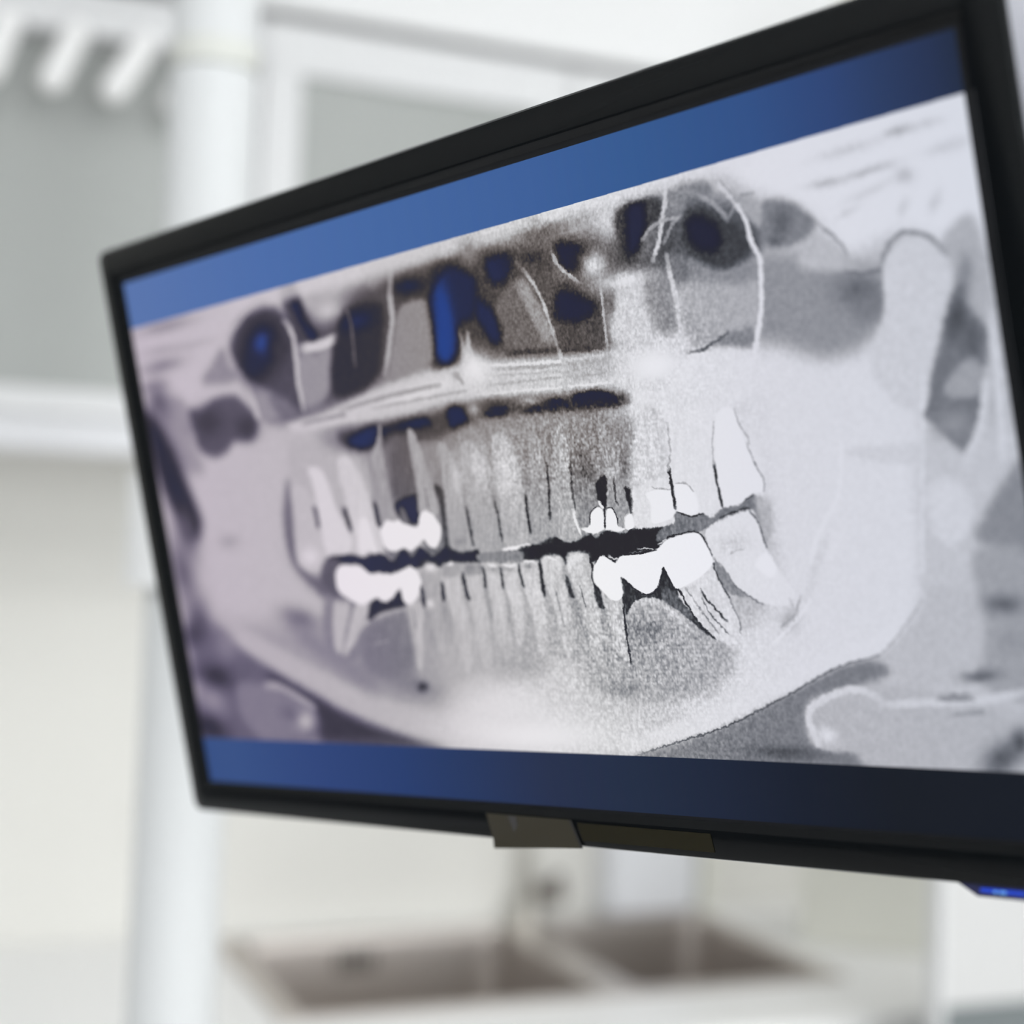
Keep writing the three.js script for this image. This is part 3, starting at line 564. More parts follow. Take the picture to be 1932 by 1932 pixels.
['P',0.98,1,0.58,166.3,144.1,167.4,141.7,171.9,138.8,176.3,139.7,180.1,139,182.5,140.8,191,142.9,194,137.8,198,136.1,202.7,138.5,206.1,144.3,205.1,148.5,201.9,152.6,198.3,153,195.3,151,194,149,188.8,151.9,183.8,153.8,180.6,152,173.9,153.2,167.9,151.3],
['P',0.68,1,0.83,213,108.1,219,110,221.9,126.5,224.1,146.1,223.4,154.5,215.9,155.9,211.2,153.8,210.7,145.2,212.1,128.2],
['P',0.68,1,0.81,225.6,110.6,235,109.8,238.8,125.6,240.9,144.8,240,155.7,227,155.3,225.9,145.6,224.9,131.6],
['P',0.71,1,0.79,245,109.1,255.4,109,258.4,127.3,258.2,149.5,257.8,154.7,242.7,154.7,243.8,139.1],
['G',0.8,1,2,235.8,119.78,7.58,-0.44,0.7,11.32],
['G',0.84,1,2,250.64,123.43,8.58,-0.1,-0.51,14.77],
['G',0.78,1,2,221.15,123.08,4.55,-0.28,0.71,11.49],
['G',0.78,1,2,267.97,127.24,4.12,0.15,-1.67,13.18],
['G',0.76,1,2,281.86,124.09,3.44,0.05,-1.01,13],
['G',0.6,1,2,216.48,151.35,4.54,0.27,-0.44,1.86],
['P',0.66,1,0.76,267.6,111.6,272.3,111.7,272.8,125.5,272.4,140.9,271.9,152.5,258.3,154.8,261.6,135.6],
['P',0.7,1,0.75,279.4,114.3,285.3,105.9,286.8,121.3,285.6,140.4,286.2,151.8,283.2,155.3,277.3,154.9,271.9,151.7,272.4,139.4],
['S',0.22,1,0.55,1.37,223.4,136.3,223.9,146.7,224.1,153.3],
['S',0.28,1,0.53,1.06,241.4,135.3,241.7,144.8,241.6,152.6],
['S',0.2,1,0.52,1.29,259.2,134.4,258.7,143.7,258.8,150.1],
['S',0.25,1,0.51,1.27,273.8,122.3,273,131.4,270.7,145],
['S',0.35,1,0.5,0.99,286.8,121.3,285.4,134.7,285.3,142.1],
['G',0.42,1,2,293.99,127.39,5.59,0.06,-0.74,9.84],
['P',0.66,1,0.72,306,116.5,313.1,116.1,313.4,134.8,314.3,145.9,305.9,150.8,302.1,141.7],
['P',0.58,1,0.98,288,129.3,297.4,133.5,297.9,141.3,292.9,144.3,291.1,149.3,287.3,150.1,286.7,140.5],
['P',0.16,1,0.61,298.3,132.4,304.2,130.2,300.9,143.8,298,140.8],
['P',0.14,1,0.59,312.7,134.8,315.7,137.2,316.2,140,314.5,145.9,313.2,144.2],
['S',0.34,1,0.36,0.72,307.9,131,307.2,137.6,307.7,142.1],
['G',0.5,1,2,314.68,127.16,2.64,0.25,-1.29,6.23],
['P',0.86,1,2.08,320.8,115.9,330.5,105.1,337.3,111.2,335.2,128.1,335.3,144.2,334.4,150.6,323.6,152.3,314.9,151.1,315.7,140.5],
['P',0.9,1,0.7,317.3,136.2,334.8,133.4,335.3,144.2,334.4,150.6,323.6,152.3,314.9,151.1,315.7,140.5],
['P',0.91,1,0.67,340.4,122.2,347.9,107.2,360.2,109.7,356.3,130.1,357.2,144.8,356.1,147.4,350,149.3,343,148.8,336.7,147,336.6,137.9],
['P',0.94,1,0.65,360.9,112.9,369.4,110.8,372.7,125.5,377.2,137.2,377.5,140.3,376.1,142.7,371.8,142.9,363.7,146.9,358.1,146.5,357.1,135.4],
['P',0.97,1,0.35,323,138.4,335.2,138.3,335,147.4,330.9,149.8,323.3,150.4,324.1,143.3],
['P',0.97,1,0.68,336.8,136.8,340.2,136,345.1,138,346.9,145.1,344.3,148.6,336.7,147],
['S',0.72,1,0.23,0.58,326.1,136.4,328,137.1,334.6,138],
['S',0.7,1,0.23,0.57,337.7,135.8,342.8,136.5,345.4,139.7],
['S',0.2,1,0.34,1.37,335.7,129.2,335.7,135.6,335.8,145.3],
['S',0.24,1,0.33,1.1,357,129.6,356.9,136.4,357.6,145.9],
['S',0.74,1,0.33,0.66,359.9,114.8,357.7,122.4,356.9,130.1],
['S',0.72,1,0.34,0.91,338.4,112.4,337.6,123,335.4,130.3],
['S',0.7,1,0.35,0.7,322.2,110.6,321.2,117],
['S',0.46,0.8,0.26,0.47,373,124,375.5,132.9,377.9,138.3,377.1,142.3],
['P',0.88,1,0.64,370.3,109.3,370.9,115.6,374.5,122.1,379.4,122.1,384,116.5,386,109.2,377.4,107.1],
['S',0.68,1,0.32,0.64,370,110.8,370.8,116.1,373.4,121.5,374.1,124.6],
['P',0.98,1,0.32,241.2,155.8,249.8,155.1,257.4,154.7,257,156.7,243,156.8],
['P',0.98,1,0.29,286.8,150.4,291.1,149.3,292.9,144.3,296.3,142,299.6,143.4,299.2,150.4,295.5,152.4,291.1,152.6],
['P',0.98,1,0.29,299.4,150.4,301.8,143.3,304.6,143.5,306.3,147,306.3,150.6,309.9,151.9,305.5,152.7,300,151.8],
['P',0.98,1,0.29,309.4,151,310.5,147,313.9,146.1,314.4,151.1,311.1,152.6],
['S',0.95,1,0.3,1.24,283.8,142,284.7,148.3,286,152.3],
['S',0.95,1,0.24,1.21,298.1,140.2,299.8,142.6],
['S',0.1,1,0.25,0.49,291.6,148.7,292.9,144.3,296.3,142],
['S',0.12,1,0.24,0.48,301.9,142.7,304.6,143.2,306.3,147,306.1,149.7],
['S',0.15,1,0.24,0.73,300.7,143.2,299.3,150.4],
['P',0.17,1,0.87,125.6,154.8,128.5,153.3,144.4,153.2,151.7,154.9,157.7,153.9,166.2,154.1,171,157.5,177.6,153.1,181.2,153.3,185,156.4,190.6,152,194.5,154.1,198.4,156.5,205.2,153.4,207.2,152.3,210.4,153.7,215,156.1,222.7,155.7,226.8,155.9,227.3,161,216.4,160.8,201.5,161.9,195.8,160,189.2,161.3,174.1,163.4,155.4,163.2,147.1,157.9,135.4,157.6],
['P',0.22,1,0.77,251,156.2,260.9,155.4,271.2,152.9,273.8,161,261.9,161.7,249.8,161.6],
['P',0.42,1,1.57,124.1,154.7,132.2,154.5,137.3,158.1,129.5,161,126.8,167.5,118.8,163.2],
['P',0.16,1,0.37,257.2,155.5,268.9,155.3,271.8,152.6,277.2,155.3,284,155,291.1,152.6,293.6,154.5,300,151.8,308.1,153.7,312.6,152.4,323.6,152.5,333.6,152.7,330.1,156.8,323.9,160.7,307.8,161.8,301.6,164.8,296.3,162.2,289.3,164.4,286.3,161.4,281.5,159.7,276,164.3,273.5,161.9,267.9,159.7,256,161],
['P',0.5,1,0.44,335.3,147.4,342.9,149.3,348.2,148.6,352.3,150.2,357.4,147.2,366.3,146.3,371.8,143.1,378.2,147.5,377.4,155.1,374.4,161.6,372.5,152.2,369.5,148.6,356.6,151.1,347.6,154.7,332.1,156.9,323.9,157.5,327.6,152.8,333.9,151.1],
['S',0.2,1,0.23,0.68,336,147.2,339.8,148.3,342.9,149.3,348.2,148.6],
['S',0.25,1,0.22,0.65,356.1,150.5,366.6,147.9,369.6,148.4],
['S',0.3,1,0.22,0.66,358,147,357.3,144.3],
['S',0.3,1,0.22,0.54,366.3,146.1,371.8,143.1],
['P',0.73,1,1.71,372.8,144,379,146.5,378.6,155.2,374.5,162.6,372.8,152.2],
['P',0.56,1,0.53,227.4,157.1,250.9,157.5,249.8,162.2,227.3,161],
['P',0.66,1,4.34,186,168.4,286.7,168.3,290.1,205.8,247.1,200.9,195.5,214.8,175.3,212.3],
['P',0.76,1,1.47,174.8,177.7,185.2,178.1,184.2,191.3,179,207.1,175.9,207.1,174.8,194.3],
['S',0.58,0.7,0.88,1.17,179.3,179.8,179.4,188.7],
['P',0.7,1,1,187.9,165,195.8,159.7,200.8,165,200.2,173,197.8,179.1,197.2,189.1,195.3,200.9,192.1,197.8,188.7,182,188.3,170.7],
['G',0.92,1,2,195.23,161.61,3.88,1.26,-1.7,2.18],
['G',0.9,1,2,191.27,178.12,3.42,0.11,-0.58,2.4],
['P',0.78,1,1.12,202.4,161.7,208.7,160.4,214.2,162.3,212.9,169.4,214,185.3,211.9,204.7,206.2,209.5,204.1,185,201.4,170.1],
['P',0.78,1,1.1,215.9,162.4,221.9,161.1,227.1,163,225.8,169.9,226.2,184.4,223.5,202.5,217.9,207.1,216.7,184.2,214.9,170.6],
['P',0.8,1,1.08,229,163,234.1,161.7,238.4,163.5,237.2,170.4,237.9,180.6,235.6,194.2,230.1,198.8,229.4,180.3,228.1,171.2],
['P',0.82,1,1.06,239.7,163.3,244.7,162,248.9,163.8,247.7,170.6,248.4,180.6,246.2,193.9,240.9,198.5,240.1,180.3,238.9,171.4],
['P',0.83,1,1.04,250.3,163.2,255.8,161.9,260.5,163.7,259.3,170.4,260.3,181.8,258.4,196.4,253.2,200.9,251.6,181.5,249.5,171.1],
['P',0.82,1,1.02,262.6,161.1,268.7,159.9,274,161.7,272.8,168.3,274.1,182,272.7,198.9,267.6,203.3,264.9,181.7,261.8,169],
['P',0.8,1,1,276.9,160.5,283.2,159.3,288.8,161.2,287.7,167.7,289.1,182.2,287.9,200,283,204.4,279.8,181.9,276.1,168.3],
['P',0.75,0.6,9.05,195.9,191.8,250.4,186,284.6,191.4,289.2,210.2,246.1,205.4,194.4,219.6],
['P',0.66,1,1.12,203.6,160.6,213.6,160.6,213,166,202.3,166.3],
['P',0.62,1,1.1,216.7,161.7,226.7,161.8,226.4,166,216.3,166.2],
['G',0.56,0.7,2,233.49,164.43,3.77,0.18,-0.42,1.84],
['G',0.56,0.7,2,242.92,164.42,3.7,0.18,-0.41,1.82],
['G',0.56,0.7,2,254.69,164.09,3.61,0.18,-0.4,1.8],
['S',0.93,1,0.32,1.08,231.1,162.4,235.1,163.2],
['S',0.93,1,0.32,1.06,239.3,162.6,243.1,163.6,247.2,163.3],
['S',0.93,1,0.31,1.04,252.2,162,257.7,162.2],
['S',0.93,1,0.34,1.12,206.4,161.2,209.6,160.7],
['S',0.93,1,0.31,1.02,265.4,160.6,270.4,162.3],
['P',0.88,1,0.75,277.6,162.1,281.4,160.3,286.1,162.5,280.5,164.5,276.1,167.2],
['S',0.2,1,0.58,2.02,187.1,170.6,187.4,174.4,186.8,178.8],
['S',0.2,1,0.57,1.99,201,169.3,200.8,173,200.1,176.7],
['S',0.2,1,0.55,1.94,214.9,165.6,215.1,171.7,216.1,176.7],
['S',0.22,1,0.54,1.63,227.5,163.8,227.9,167.4,227.4,171.6],
['S',0.28,1,0.54,1.34,238.1,164.3,237.9,168.5,237.8,172.6],
['S',0.28,1,0.53,1.32,249.2,163.1,249,167.8,249.9,172.5],
['S',0.24,1,0.52,1.3,260.9,163.8,260.3,170.2,260.3,175.5],
['S',0.22,1,0.52,1.55,261.3,161.8,260.9,168.8,260.7,177],
['P',0.3,1,0.51,273.9,168.8,275.4,170.6,277.4,178.7,274.7,177.5,273.9,174],
['P',0.26,1,0.49,288.7,172.9,291.6,176.4,292.3,183.2,289.2,182.6,288.3,178],
['S',0.16,1,0.3,0.99,289,162.7,289.2,166.7,288.5,171.7,290.6,175.8],
['S',0.4,1,0.38,0.63,281.1,173.7,281.6,178.3,282.2,182.3],
['S',0.55,0.7,0.51,0.77,267.1,173.7,268.9,190],
['S',0.55,0.7,0.5,0.76,277.2,179.9,279.3,194.3],
['P',0.8,1,0.73,291.8,177,296.1,180.5,301.8,180.7,300.9,191.9,301.1,199.3,300.7,206.5,295.6,200.3,292.8,186.1],
['P',0.56,1,3.14,122.5,170.9,151.8,175.8,142.1,199.6,121.6,204.5,113.2,191.4],
['P',0.76,1,1.58,127.4,173.2,136.6,176.6,130.2,189.2,124.8,199.9,120.4,197.3,122.3,183.8],
['P',0.77,1,1.24,141.1,176.7,150.4,177,143,186.9,132.7,197.4,125.5,201.5,132.5,189.2],
['P',0.52,1,3.62,144.9,188.2,164.9,182,174.7,180.3,174.3,204.9,157.4,212.3,140.1,207.2],
['S',0.72,1,1.21,1.82,133.8,193.1,145.6,185.7,159.6,181.3,174.1,179.5],
['S',0.62,0.7,0.61,0.91,148.6,195.9,160,194.3],
['P',0.2,1,1.2,151,177,155.5,174.2,161.7,176,172.2,171.3,173.9,175.8,175,178.7,166.4,179.7,156.6,181.4,148.1,184.7],
['P',0.4,1,2.52,129,159,128.3,169.6,135,174.5,127.3,173.5,122.5,168.7,119.8,163.2],
['P',0.98,1,0.6,130.5,161,134.8,157.8,143.1,158.2,149.6,159.3,154.6,162.5,161.3,162.6,169.5,163.3,178.4,161.3,182.7,160.5,186.1,163,187.7,168.1,183.1,175.5,177,177.9,173.6,175.2,173,170,166.7,174.9,160.8,176,155.5,174.2,146.1,177.1,138.8,175.2,129.9,169.3],
['G',0.24,1,2,177.21,216.29,4.22,-0.02,-0.66,2.72],
['P',0.24,1,0.47,303.1,171,309.1,176,314.8,179,320.9,175.9,325.3,168.2,328.4,175.7,331.1,178.5,333.9,184.5,339.8,191.2,344.1,196.1,341.6,195.5,334.8,190,328,184.3,321.9,180.9,315.3,179.8,308,181.5,303.1,186.4,303,181.9],
['P',0.4,1,0.93,321.9,180.9,324.2,176,330.4,179,336.2,189.5,331.4,187.2,326.7,183.8],
['S',0.8,1,0.47,1.18,304.4,185.3,309.4,181.5,315.8,180.6,323.4,183.7,330.9,189.9,337.4,197],
['S',0.15,1,0.29,0.73,303.1,178,301.8,187.4,301.5,194.2,301.3,200.3,301.4,206.5],
['P',0.88,1,0.45,330.4,176.6,347.7,168.7,349.9,173.6,354.5,182.8,356.9,190.3,353.3,199.2,344.8,196.9,336.2,187.6],
['S',0.18,1,0.28,0.81,325,169.8,328.1,174.8,331.7,178.5,336.2,187.6,340.3,193.1,344.8,196.9],
['S',0.3,1,0.29,0.9,341.4,177.5,343.3,181.3,347,185.2,351.2,190.1],
['S',0.5,1,0.29,0.68,341.4,180.7,344.6,187.8,350.9,194.9],
['S',0.62,1,0.3,0.68,334.4,176.7,340.4,186.1,346.5,194.8],
['S',0.28,1,0.27,0.78,349,165.1,349.9,170.4,351.5,175.3,354.2,181.2],
['S',0.6,1,0.33,0.67,354.2,181.2,356.9,190.3,356.6,195],
['P',0.56,1,0.55,350.2,166,355.2,171.5,358,176.9,363.4,180.7,357.3,180.5,352.7,177.7,350.7,171.8],
['P',0.91,1,0.44,347.9,155,356.5,151.7,368.9,148.8,371.5,151.3,373.3,157.9,374.3,163.6,377.5,170.5,383.5,181,376.6,185.3,366.2,182.4,358,176.9,355.2,171.5,349.6,164.3],
['G',0.8,0.6,2,360.28,160.65,8.21,-0.94,0.27,4.36],
['S',0.74,0.7,0.33,0.66,357.1,164.7,360.5,163.4,364.9,163.1],
['P',0.95,1,0.64,368,169.5,373.8,164.9,377.5,170.5,374.4,174.4],
['S',0.36,1,0.26,0.52,368.9,148.6,371.9,152.1,373.3,157.9,374.4,163.1],
['S',0.5,1,0.26,0.55,355.2,171.5,358,176.9,364.5,181.8,369,184.1],
['S',0.66,0.8,0.53,0.85,385.8,181.3,382.2,188.3,375.3,193.3],
['S',0.74,0.8,0.42,0.64,380.9,182.2,383.2,189.4],
['S',0.95,0.6,0.64,1.28,389.4,184,378.9,193.4,370.5,199.4],
['P',0.99,1,0.28,290.2,165.6,294.2,162,297.7,162.6,301.5,165.2,304.9,162.4,314.7,162.4,319,161.4,324.4,160.3,329.4,157.3,341.7,155.2,345.8,157.2,349.7,165.7,348,169,340.7,173.5,330.8,176.9,328.4,175.7,325.2,168.2,322.2,174.3,317.7,178,313.5,178.2,309.2,175.4,303.5,171,303.3,177.4,300.8,180.2,296.6,180.1,292,175.9,288.7,171.8],
['S',0.14,1,0.24,0.61,290.7,165.1,294.3,161.6,297.8,162.2,301.5,164.9],
['S',0.14,1,0.24,0.71,305.7,162,314.8,161.9,323.2,161],
['S',0.2,1,0.23,0.57,326.4,158.4,330.9,156.3,341.7,155.1,345.9,156.7,349.5,164.9],
['S',0.8,1,0.24,0.59,313.8,160.2,319.3,160.2,321.9,160.9],
['S',0.8,1,0.23,0.58,324.6,159.1,328.7,157.2],
['S',0.8,1,0.24,0.73,298.6,161.8,301.1,163.6,303.2,163.5],
['S',0.1,1,0.24,0.71,303.4,171.3,309.1,175.9,314.8,178.7,320.8,176.2,325.3,168.3],
['S',0.12,1,0.23,0.7,325.3,168.3,328.6,175.9,331,177.7]
];
const SW = 476.6, SH = 268.1, N = 2048;
function paintScreen() {
  const kx = N / SW, ky = N / SH, F = new Float32Array(N * N).fill(0.75);
  const smooth = (p, closed, k = 6) => {
    const n = p.length / 2, o = [], at = i => closed ? [p[2 * ((i + n) % n)], p[2 * ((i + n) % n) + 1]] : [p[2 * Math.min(n - 1, Math.max(0, i))], p[2 * Math.min(n - 1, Math.max(0, i)) + 1]];
    for (let i = 0; i < (closed ? n : n - 1); i++) {
      const [a, b, c, d] = [at(i - 1), at(i), at(i + 1), at(i + 2)];
      for (let j = 0; j < k; j++) { const t = j / k; const h00 = 2 * t ** 3 - 3 * t * t + 1, h10 = t ** 3 - 2 * t * t + t, h01 = -2 * t ** 3 + 3 * t * t, h11 = t ** 3 - t * t; const g = m => h00 * b[m] + h10 * 0.45 * (c[m] - a[m]) + h01 * c[m] + h11 * 0.45 * (d[m] - b[m]); o.push([g(0), g(1)]); }
    }
    if (!closed) o.push(at(n - 1));
    return o;
  };
  const blur = (A, w, h, rx, ry) => {
    const B = new Float32Array(Math.max(w, h));
    for (let pass = 0; pass < 2; pass++) {
      if (rx > 0) for (let y = 0; y < h; y++) { let s = 0; const o = y * w; for (let x = -rx; x <= rx; x++) s += A[o + Math.min(w - 1, Math.max(0, x))]; for (let x = 0; x < w; x++) { B[x] = s / (2 * rx + 1); s += A[o + Math.min(w - 1, x + rx + 1)] - A[o + Math.max(0, x - rx)]; } for (let x = 0; x < w; x++) A[o + x] = B[x]; }
      if (ry > 0) for (let x = 0; x < w; x++) { let s = 0; for (let y = -ry; y <= ry; y++) s += A[Math.min(h - 1, Math.max(0, y)) * w + x]; for (let y = 0; y < h; y++) { B[y] = s / (2 * ry + 1); s += A[Math.min(h - 1, y + ry + 1) * w + x] - A[Math.max(0, y - ry) * w + x]; } for (let y = 0; y < h; y++) A[y * w + x] = B[y]; }
    }
  };
  const put = (A, x0, y0, w, h, g, a) => { for (let y = Math.max(0, -y0); y < h && y + y0 < N; y++) for (let x = Math.max(0, -x0); x < w && x + x0 < N; x++) { const m = A[y * w + x] * a; if (m > 0) { const k = (y + y0) * N + x + x0; F[k] += (g - F[k]) * m; } } };
  for (const [type, g, a, soft, ...p] of XRAY) {
    if (type === 'G') {
      const [cx, cy, ax, ay, bx, by] = p, det = ax * by - ay * bx, rx = Math.hypot(ax, bx) * 2, ry = Math.hypot(ay, by) * 2;
      const x0 = Math.floor((cx - rx) * kx), y0 = Math.floor((cy - ry) * ky), w = Math.ceil(2 * rx * kx) + 1, h = Math.ceil(2 * ry * ky) + 1, A = new Float32Array(w * h);
      for (let y = 0; y < h; y++) for (let x = 0; x < w; x++) { const dx = (x + x0 + 0.5) / kx - cx, dy = (y + y0 + 0.5) / ky - cy, s = (dx * by - dy * bx) / det, t = (dy * ax - dx * ay) / det, r = s * s + t * t; A[y * w + x] = r > 4 ? 0 : Math.exp(-r * 1.1) * (1 - r / 4); }
      put(A, x0, y0, w, h, g, a); continue;
    }
    const line = type === 'S', wd = line ? p.shift() : 0, pts = smooth(p, !line);
    let lx = 1e9, hx = -1e9, ly = 1e9, hy = -1e9; for (const [x, y] of pts) { lx = Math.min(lx, x); hx = Math.max(hx, x); ly = Math.min(ly, y); hy = Math.max(hy, y); }
    const pad = soft * 2.2 + wd + 1, x0 = Math.floor((lx - pad) * kx), y0 = Math.floor((ly - pad) * ky), w = Math.ceil((hx + pad) * kx) - x0, h = Math.ceil((hy + pad) * ky) - y0, A = new Float32Array(w * h);
    if (line) {
      const R = wd / 2 + soft, e0 = wd / 2 + soft * 0.8, e1 = Math.max(0, wd / 2 - soft * 0.6);
      for (let i = 0; i + 1 < pts.length; i++) {
        const [ax, ay] = pts[i], [bx, by] = pts[i + 1], vx = bx - ax, vy = by - ay, L2 = vx * vx + vy * vy || 1e-9;
        const ix0 = Math.max(0, Math.floor((Math.min(ax, bx) - R) * kx) - x0), ix1 = Math.min(w - 1, Math.ceil((Math.max(ax, bx) + R) * kx) - x0), iy0 = Math.max(0, Math.floor((Math.min(ay, by) - R) * ky) - y0), iy1 = Math.min(h - 1, Math.ceil((Math.max(ay, by) + R) * ky) - y0);
        for (let y = iy0; y <= iy1; y++) for (let x = ix0; x <= ix1; x++) { const qx = (x + x0 + 0.5) / kx - ax, qy = (y + y0 + 0.5) / ky - ay, t = Math.min(1, Math.max(0, (qx * vx + qy * vy) / L2)), d = Math.hypot(qx - t * vx, qy - t * vy); let m = (e0 - d) / (e0 - e1); m = m < 0 ? 0 : m > 1 ? 1 : m * m * (3 - 2 * m); const end = Math.min(1, 0.45 + 3 * Math.min((i + t) / pts.length, 1 - (i + t) / pts.length)); m *= end; if (m > A[y * w + x]) A[y * w + x] = m; }
      }
    } else {
      const q = pts.map(([x, y]) => [x * kx - x0, y * ky - y0]);
      for (let y = 0; y < h; y++) {
        const yc = y + 0.5, xs = []; for (let i = 0; i < q.length; i++) { const [ax, ay] = q[i], [bx, by] = q[(i + 1) % q.length]; if ((ay <= yc) !== (by <= yc)) xs.push(ax + (yc - ay) / (by - ay) * (bx - ax)); }
        xs.sort((m, n) => m - n);
        for (let i = 0; i + 1 < xs.length; i += 2) for (let x = Math.max(0, Math.floor(xs[i])); x <= Math.min(w - 1, Math.floor(xs[i + 1])); x++) A[y * w + x] = Math.min(1, A[y * w + x] + Math.min(x + 1, xs[i + 1]) - Math.max(x, xs[i]));
      }
      blur(A, w, h, Math.round(soft * kx * 0.55), Math.round(soft * ky * 0.55));
    }
    put(A, x0, y0, w, h, g, a);
  }
  // page bars, film greys and blacks, with the panel's viewing-angle fade and glow painted in
  const ramp = (table, u) => { let i = 0; while (i < table.length - 2 && table[i + 1][0] < u) i++; const [a, ca] = table[i], [b, cb] = table[i + 1], t = Math.min(1, Math.max(0, (u - a) / (b - a))); return [0, 1, 2].map(k => ca[k] + (cb[k] - ca[k]) * t); };
  const hex = h => [h >> 16, h >> 8 & 255, h & 255], tab = l => l.map(([u, h]) => [u, hex(h)]);
  const topBarFade = tab([[0.02, 0x5773ab], [0.25, 0x4a6ba7], [0.41, 0x4366a1], [0.61, 0x3b5e98], [0.72, 0x33588f], [0.83, 0x2f4f85], [0.9, 0x2b4374], [0.94, 0x273a61], [0.98, 0x223050], [1, 0x1e2a42]]);
  const lowBarFade = tab([[0.06, 0x344e83], [0.19, 0x2c4379], [0.32, 0x243b6d], [0.43, 0x22345b], [0.52, 0x222d49], [0.62, 0x1d2940], [0.7, 0x182237], [0.78, 0x121a2a], [0.87, 0x0f151f], [1, 0x10151f]]);
  const blackGlowTop = tab([[0, 0x32447f], [0.2, 0x2c4182], [0.45, 0x1f3f8a], [0.55, 0x263c78], [0.66, 0x262e4e], [0.8, 0x262a3e], [1, 0x2a2e38]]);
  const blackGlowMid = tab([[0, 0x3e4478], [0.25, 0x343a66], [0.4, 0x33365a], [0.55, 0x28252f], [0.75, 0x2a272d], [1, 0x343840]]);
  const blackGlowLow = tab([[0, 0x343a64], [0.3, 0x39395c], [0.6, 0x33343f], [1, 0x343a40]]);
  const angleTint = [[0, [0.955, 0.905, 0.965]], [0.2, [0.95, 0.915, 0.955]], [0.42, [0.965, 0.95, 0.965]], [0.6, [0.985, 0.985, 0.995]], [0.8, [0.95, 0.953, 0.99]], [1, [0.925, 0.94, 0.985]]];
  const px = new Uint8Array(N * N * 4), col = [];
  for (let x = 0; x < N; x++) { const u = (x + 0.5) / N; col.push({ t: ramp(topBarFade, u), l: ramp(lowBarFade, u), a: ramp(blackGlowTop, u), b: ramp(blackGlowMid, u), c: ramp(blackGlowLow, u), w: ramp(angleTint, u) }); }
  const top = 23.0, bottom = 244.4, ss = (a, b, x) => { const t = Math.min(1, Math.max(0, (x - a) / (b - a))); return t * t * (3 - 2 * t); };
  for (let y = 0; y < N; y++) {
    const my = (y + 0.5) / ky;
    for (let x = 0; x < N; x++) {
      const mx = (x + 0.5) / kx, c = col[x], o = ((N - 1 - y) * N + x) * 4; let r;
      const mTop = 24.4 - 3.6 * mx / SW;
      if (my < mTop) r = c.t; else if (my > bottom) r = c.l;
      else {
        // bone edges are ragged: nudge the lookup by a fraction of a millimetre
        const wx = (vnoise(mx * 0.9 + 31, my * 0.7) + 0.6 * vnoise(mx * 2.3, my * 1.6 + 57) - 0.8) * 0.75, wy = (vnoise(mx * 0.8, my * 0.9 + 83) + 0.6 * vnoise(mx * 2.1 + 11, my * 2) - 0.8) * 0.75;
        const sx = Math.min(N - 1, Math.max(0, Math.round(x + wx * kx))), sy = Math.min(N - 1, Math.max(0, Math.round(y + wy * ky)));
        let g = F[y * N + x]; const gw = F[sy * N + sx]; g = g + (gw - g) * (1 - ss(0.88, 0.97, Math.max(g, gw)));
        // bone grain: worm-like specks, streaks along the roots, stronger in spongy bone
        const n1 = vnoise(mx * 1.05 + 0.25 * my, my * 0.85 - 0.2 * mx) - 0.5, n2 = Math.abs(vnoise(mx * 0.8 + 91, my * 0.62 + 17) - 0.5) - 0.2, n3 = vnoise(mx * 2.2 + 7, my * 1.9 + 3) - 0.5, n4 = vnoise(mx * 0.9 + 0.18 * my + 40, my * 0.17 + 9) - 0.5;
        const dark = ss(0.08, 0.26, g), body = dark * (1 - ss(0.84, 0.95, g)), sp = 0.3 + 0.7 * ss(200, 290, mx) * (1 - ss(330, 395, mx) * 0.85), roots = ss(80, 110, my) * (1 - ss(190, 215, my)) * ss(120, 180, mx) * (1 - ss(345, 375, mx));
        const spot = (cx, cy, rx, ry) => Math.exp(-(((mx - cx) / rx) ** 2) - ((my - cy) / ry) ** 2), spongy = spot(292, 122, 30, 17) + spot(308, 199, 42, 20) + 0.6 * spot(352, 93, 22, 20) + 0.5 * spot(250, 118, 30, 16);
        g += body * spongy * (0.22 * n2 + 0.16 * n1 + 0.16 * (Math.abs(vnoise(mx * 1.3 - 0.3 * my + 5, my * 0.7 + 70) - 0.5) - 0.2)); g += body * sp * (0.12 * n1 + 0.15 * n2 + 0.06 * n3) + body * roots * 0.08 * n4 + (1 - body) * 0.012 * n3;
        g = Math.min(1, Math.max(0, g)); g += (ss(0, 1, g) - g) * 0.36;
        const k = 1 - ss(0.02, 0.27, g), k2 = ss(0.0, 0.09, g), v = (my - top) / (bottom - top), m1 = ss(0.36, 0.5, v), m2 = ss(0.62, 0.8, v), low = 1 - ss(0.25, 0.8, g), u = mx / SW, left = 1 - ss(0.22, 0.5, u), warm = (1 - left) * (1 - ss(0.62, 0.78, u)) * (1 - ss(0.4, 0.6, v));
        r = [0, 1, 2].map(i => { let ink = (c.a[i] * (1 - m1) + c.b[i] * m1) * (1 - m2) + c.c[i] * m2; ink += ([44, 44, 76][i] * (1 - 0.35 * mx / SW) - ink) * k2 * 0.75 * (1 - m1); return (g * 246 * c.w[i]) * (1 + low * (warm * [0.07, -0.01, -0.05][i] + left * [-0.02, -0.05, 0.11 + 0.05 * m2][i] + (1 - left) * (1 - warm) * [-0.03, 0, 0.05][i])) * (1 - k) + ink * k; });
      }
      px[o] = r[0]; px[o + 1] = r[1]; px[o + 2] = r[2]; px[o + 3] = 255;
    }
  }
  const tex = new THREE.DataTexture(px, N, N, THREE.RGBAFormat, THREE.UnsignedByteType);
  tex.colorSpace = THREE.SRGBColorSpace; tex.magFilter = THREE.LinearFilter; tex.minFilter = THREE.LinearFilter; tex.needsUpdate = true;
  return tex;
}
const picture = paintScreen();
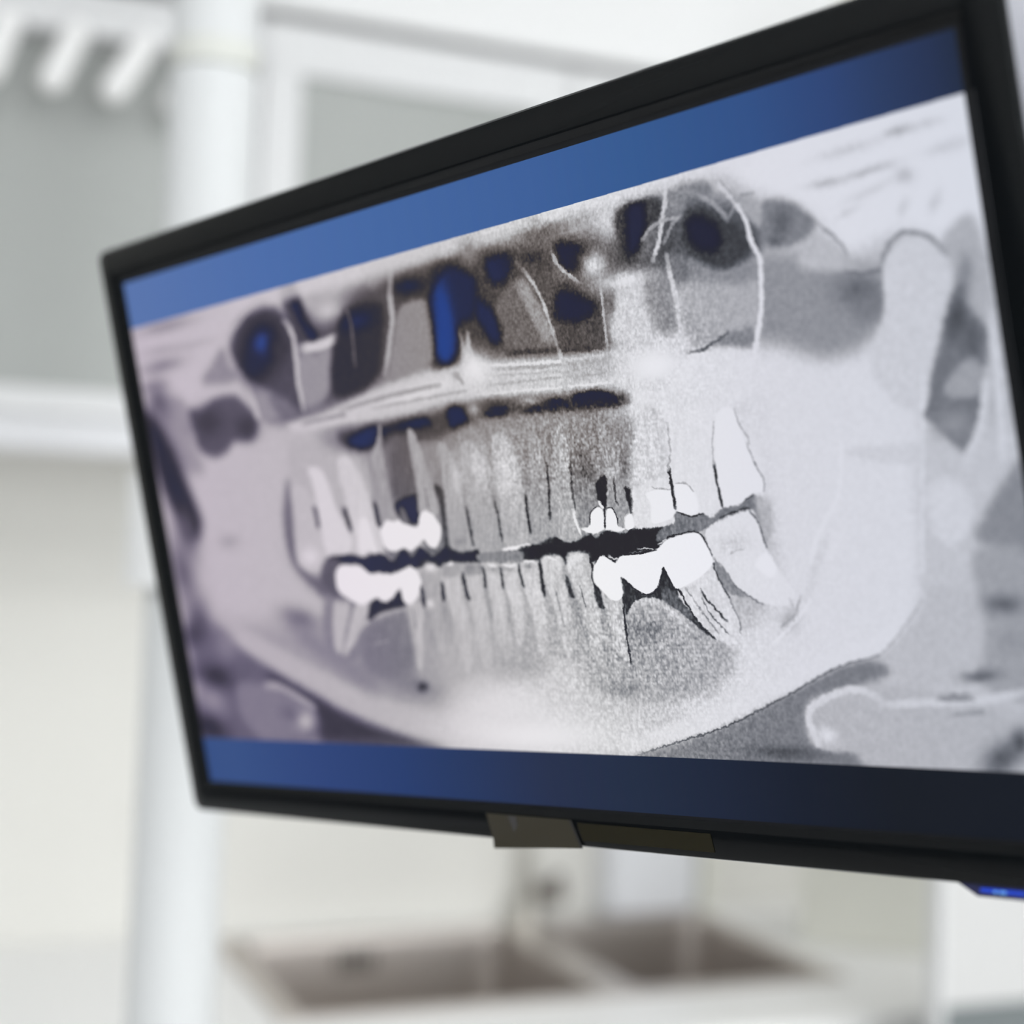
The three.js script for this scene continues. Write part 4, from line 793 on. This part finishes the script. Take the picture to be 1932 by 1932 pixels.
const screen = mesh('screen', new THREE.PlaneGeometry(PW, PH), new THREE.MeshPhysicalMaterial({ color: new THREE.Color(0.004, 0.004, 0.005), roughness: 0.6, specularIntensity: 0.12, emissive: 0xffffff, emissiveMap: picture, emissiveIntensity: 1 }), mon);
screen.userData.label = 'lit screen with a grey panoramic x-ray of teeth and jaws between blue bars';
{
  const l = new THREE.RectAreaLight(new THREE.Color(0.9, 0.92, 1), 0.08, PW, PH); l.position.set(0, 0, 0.0045); l.rotation.y = Math.PI; mon.add(l);
}
renderer.render(scene, camera);
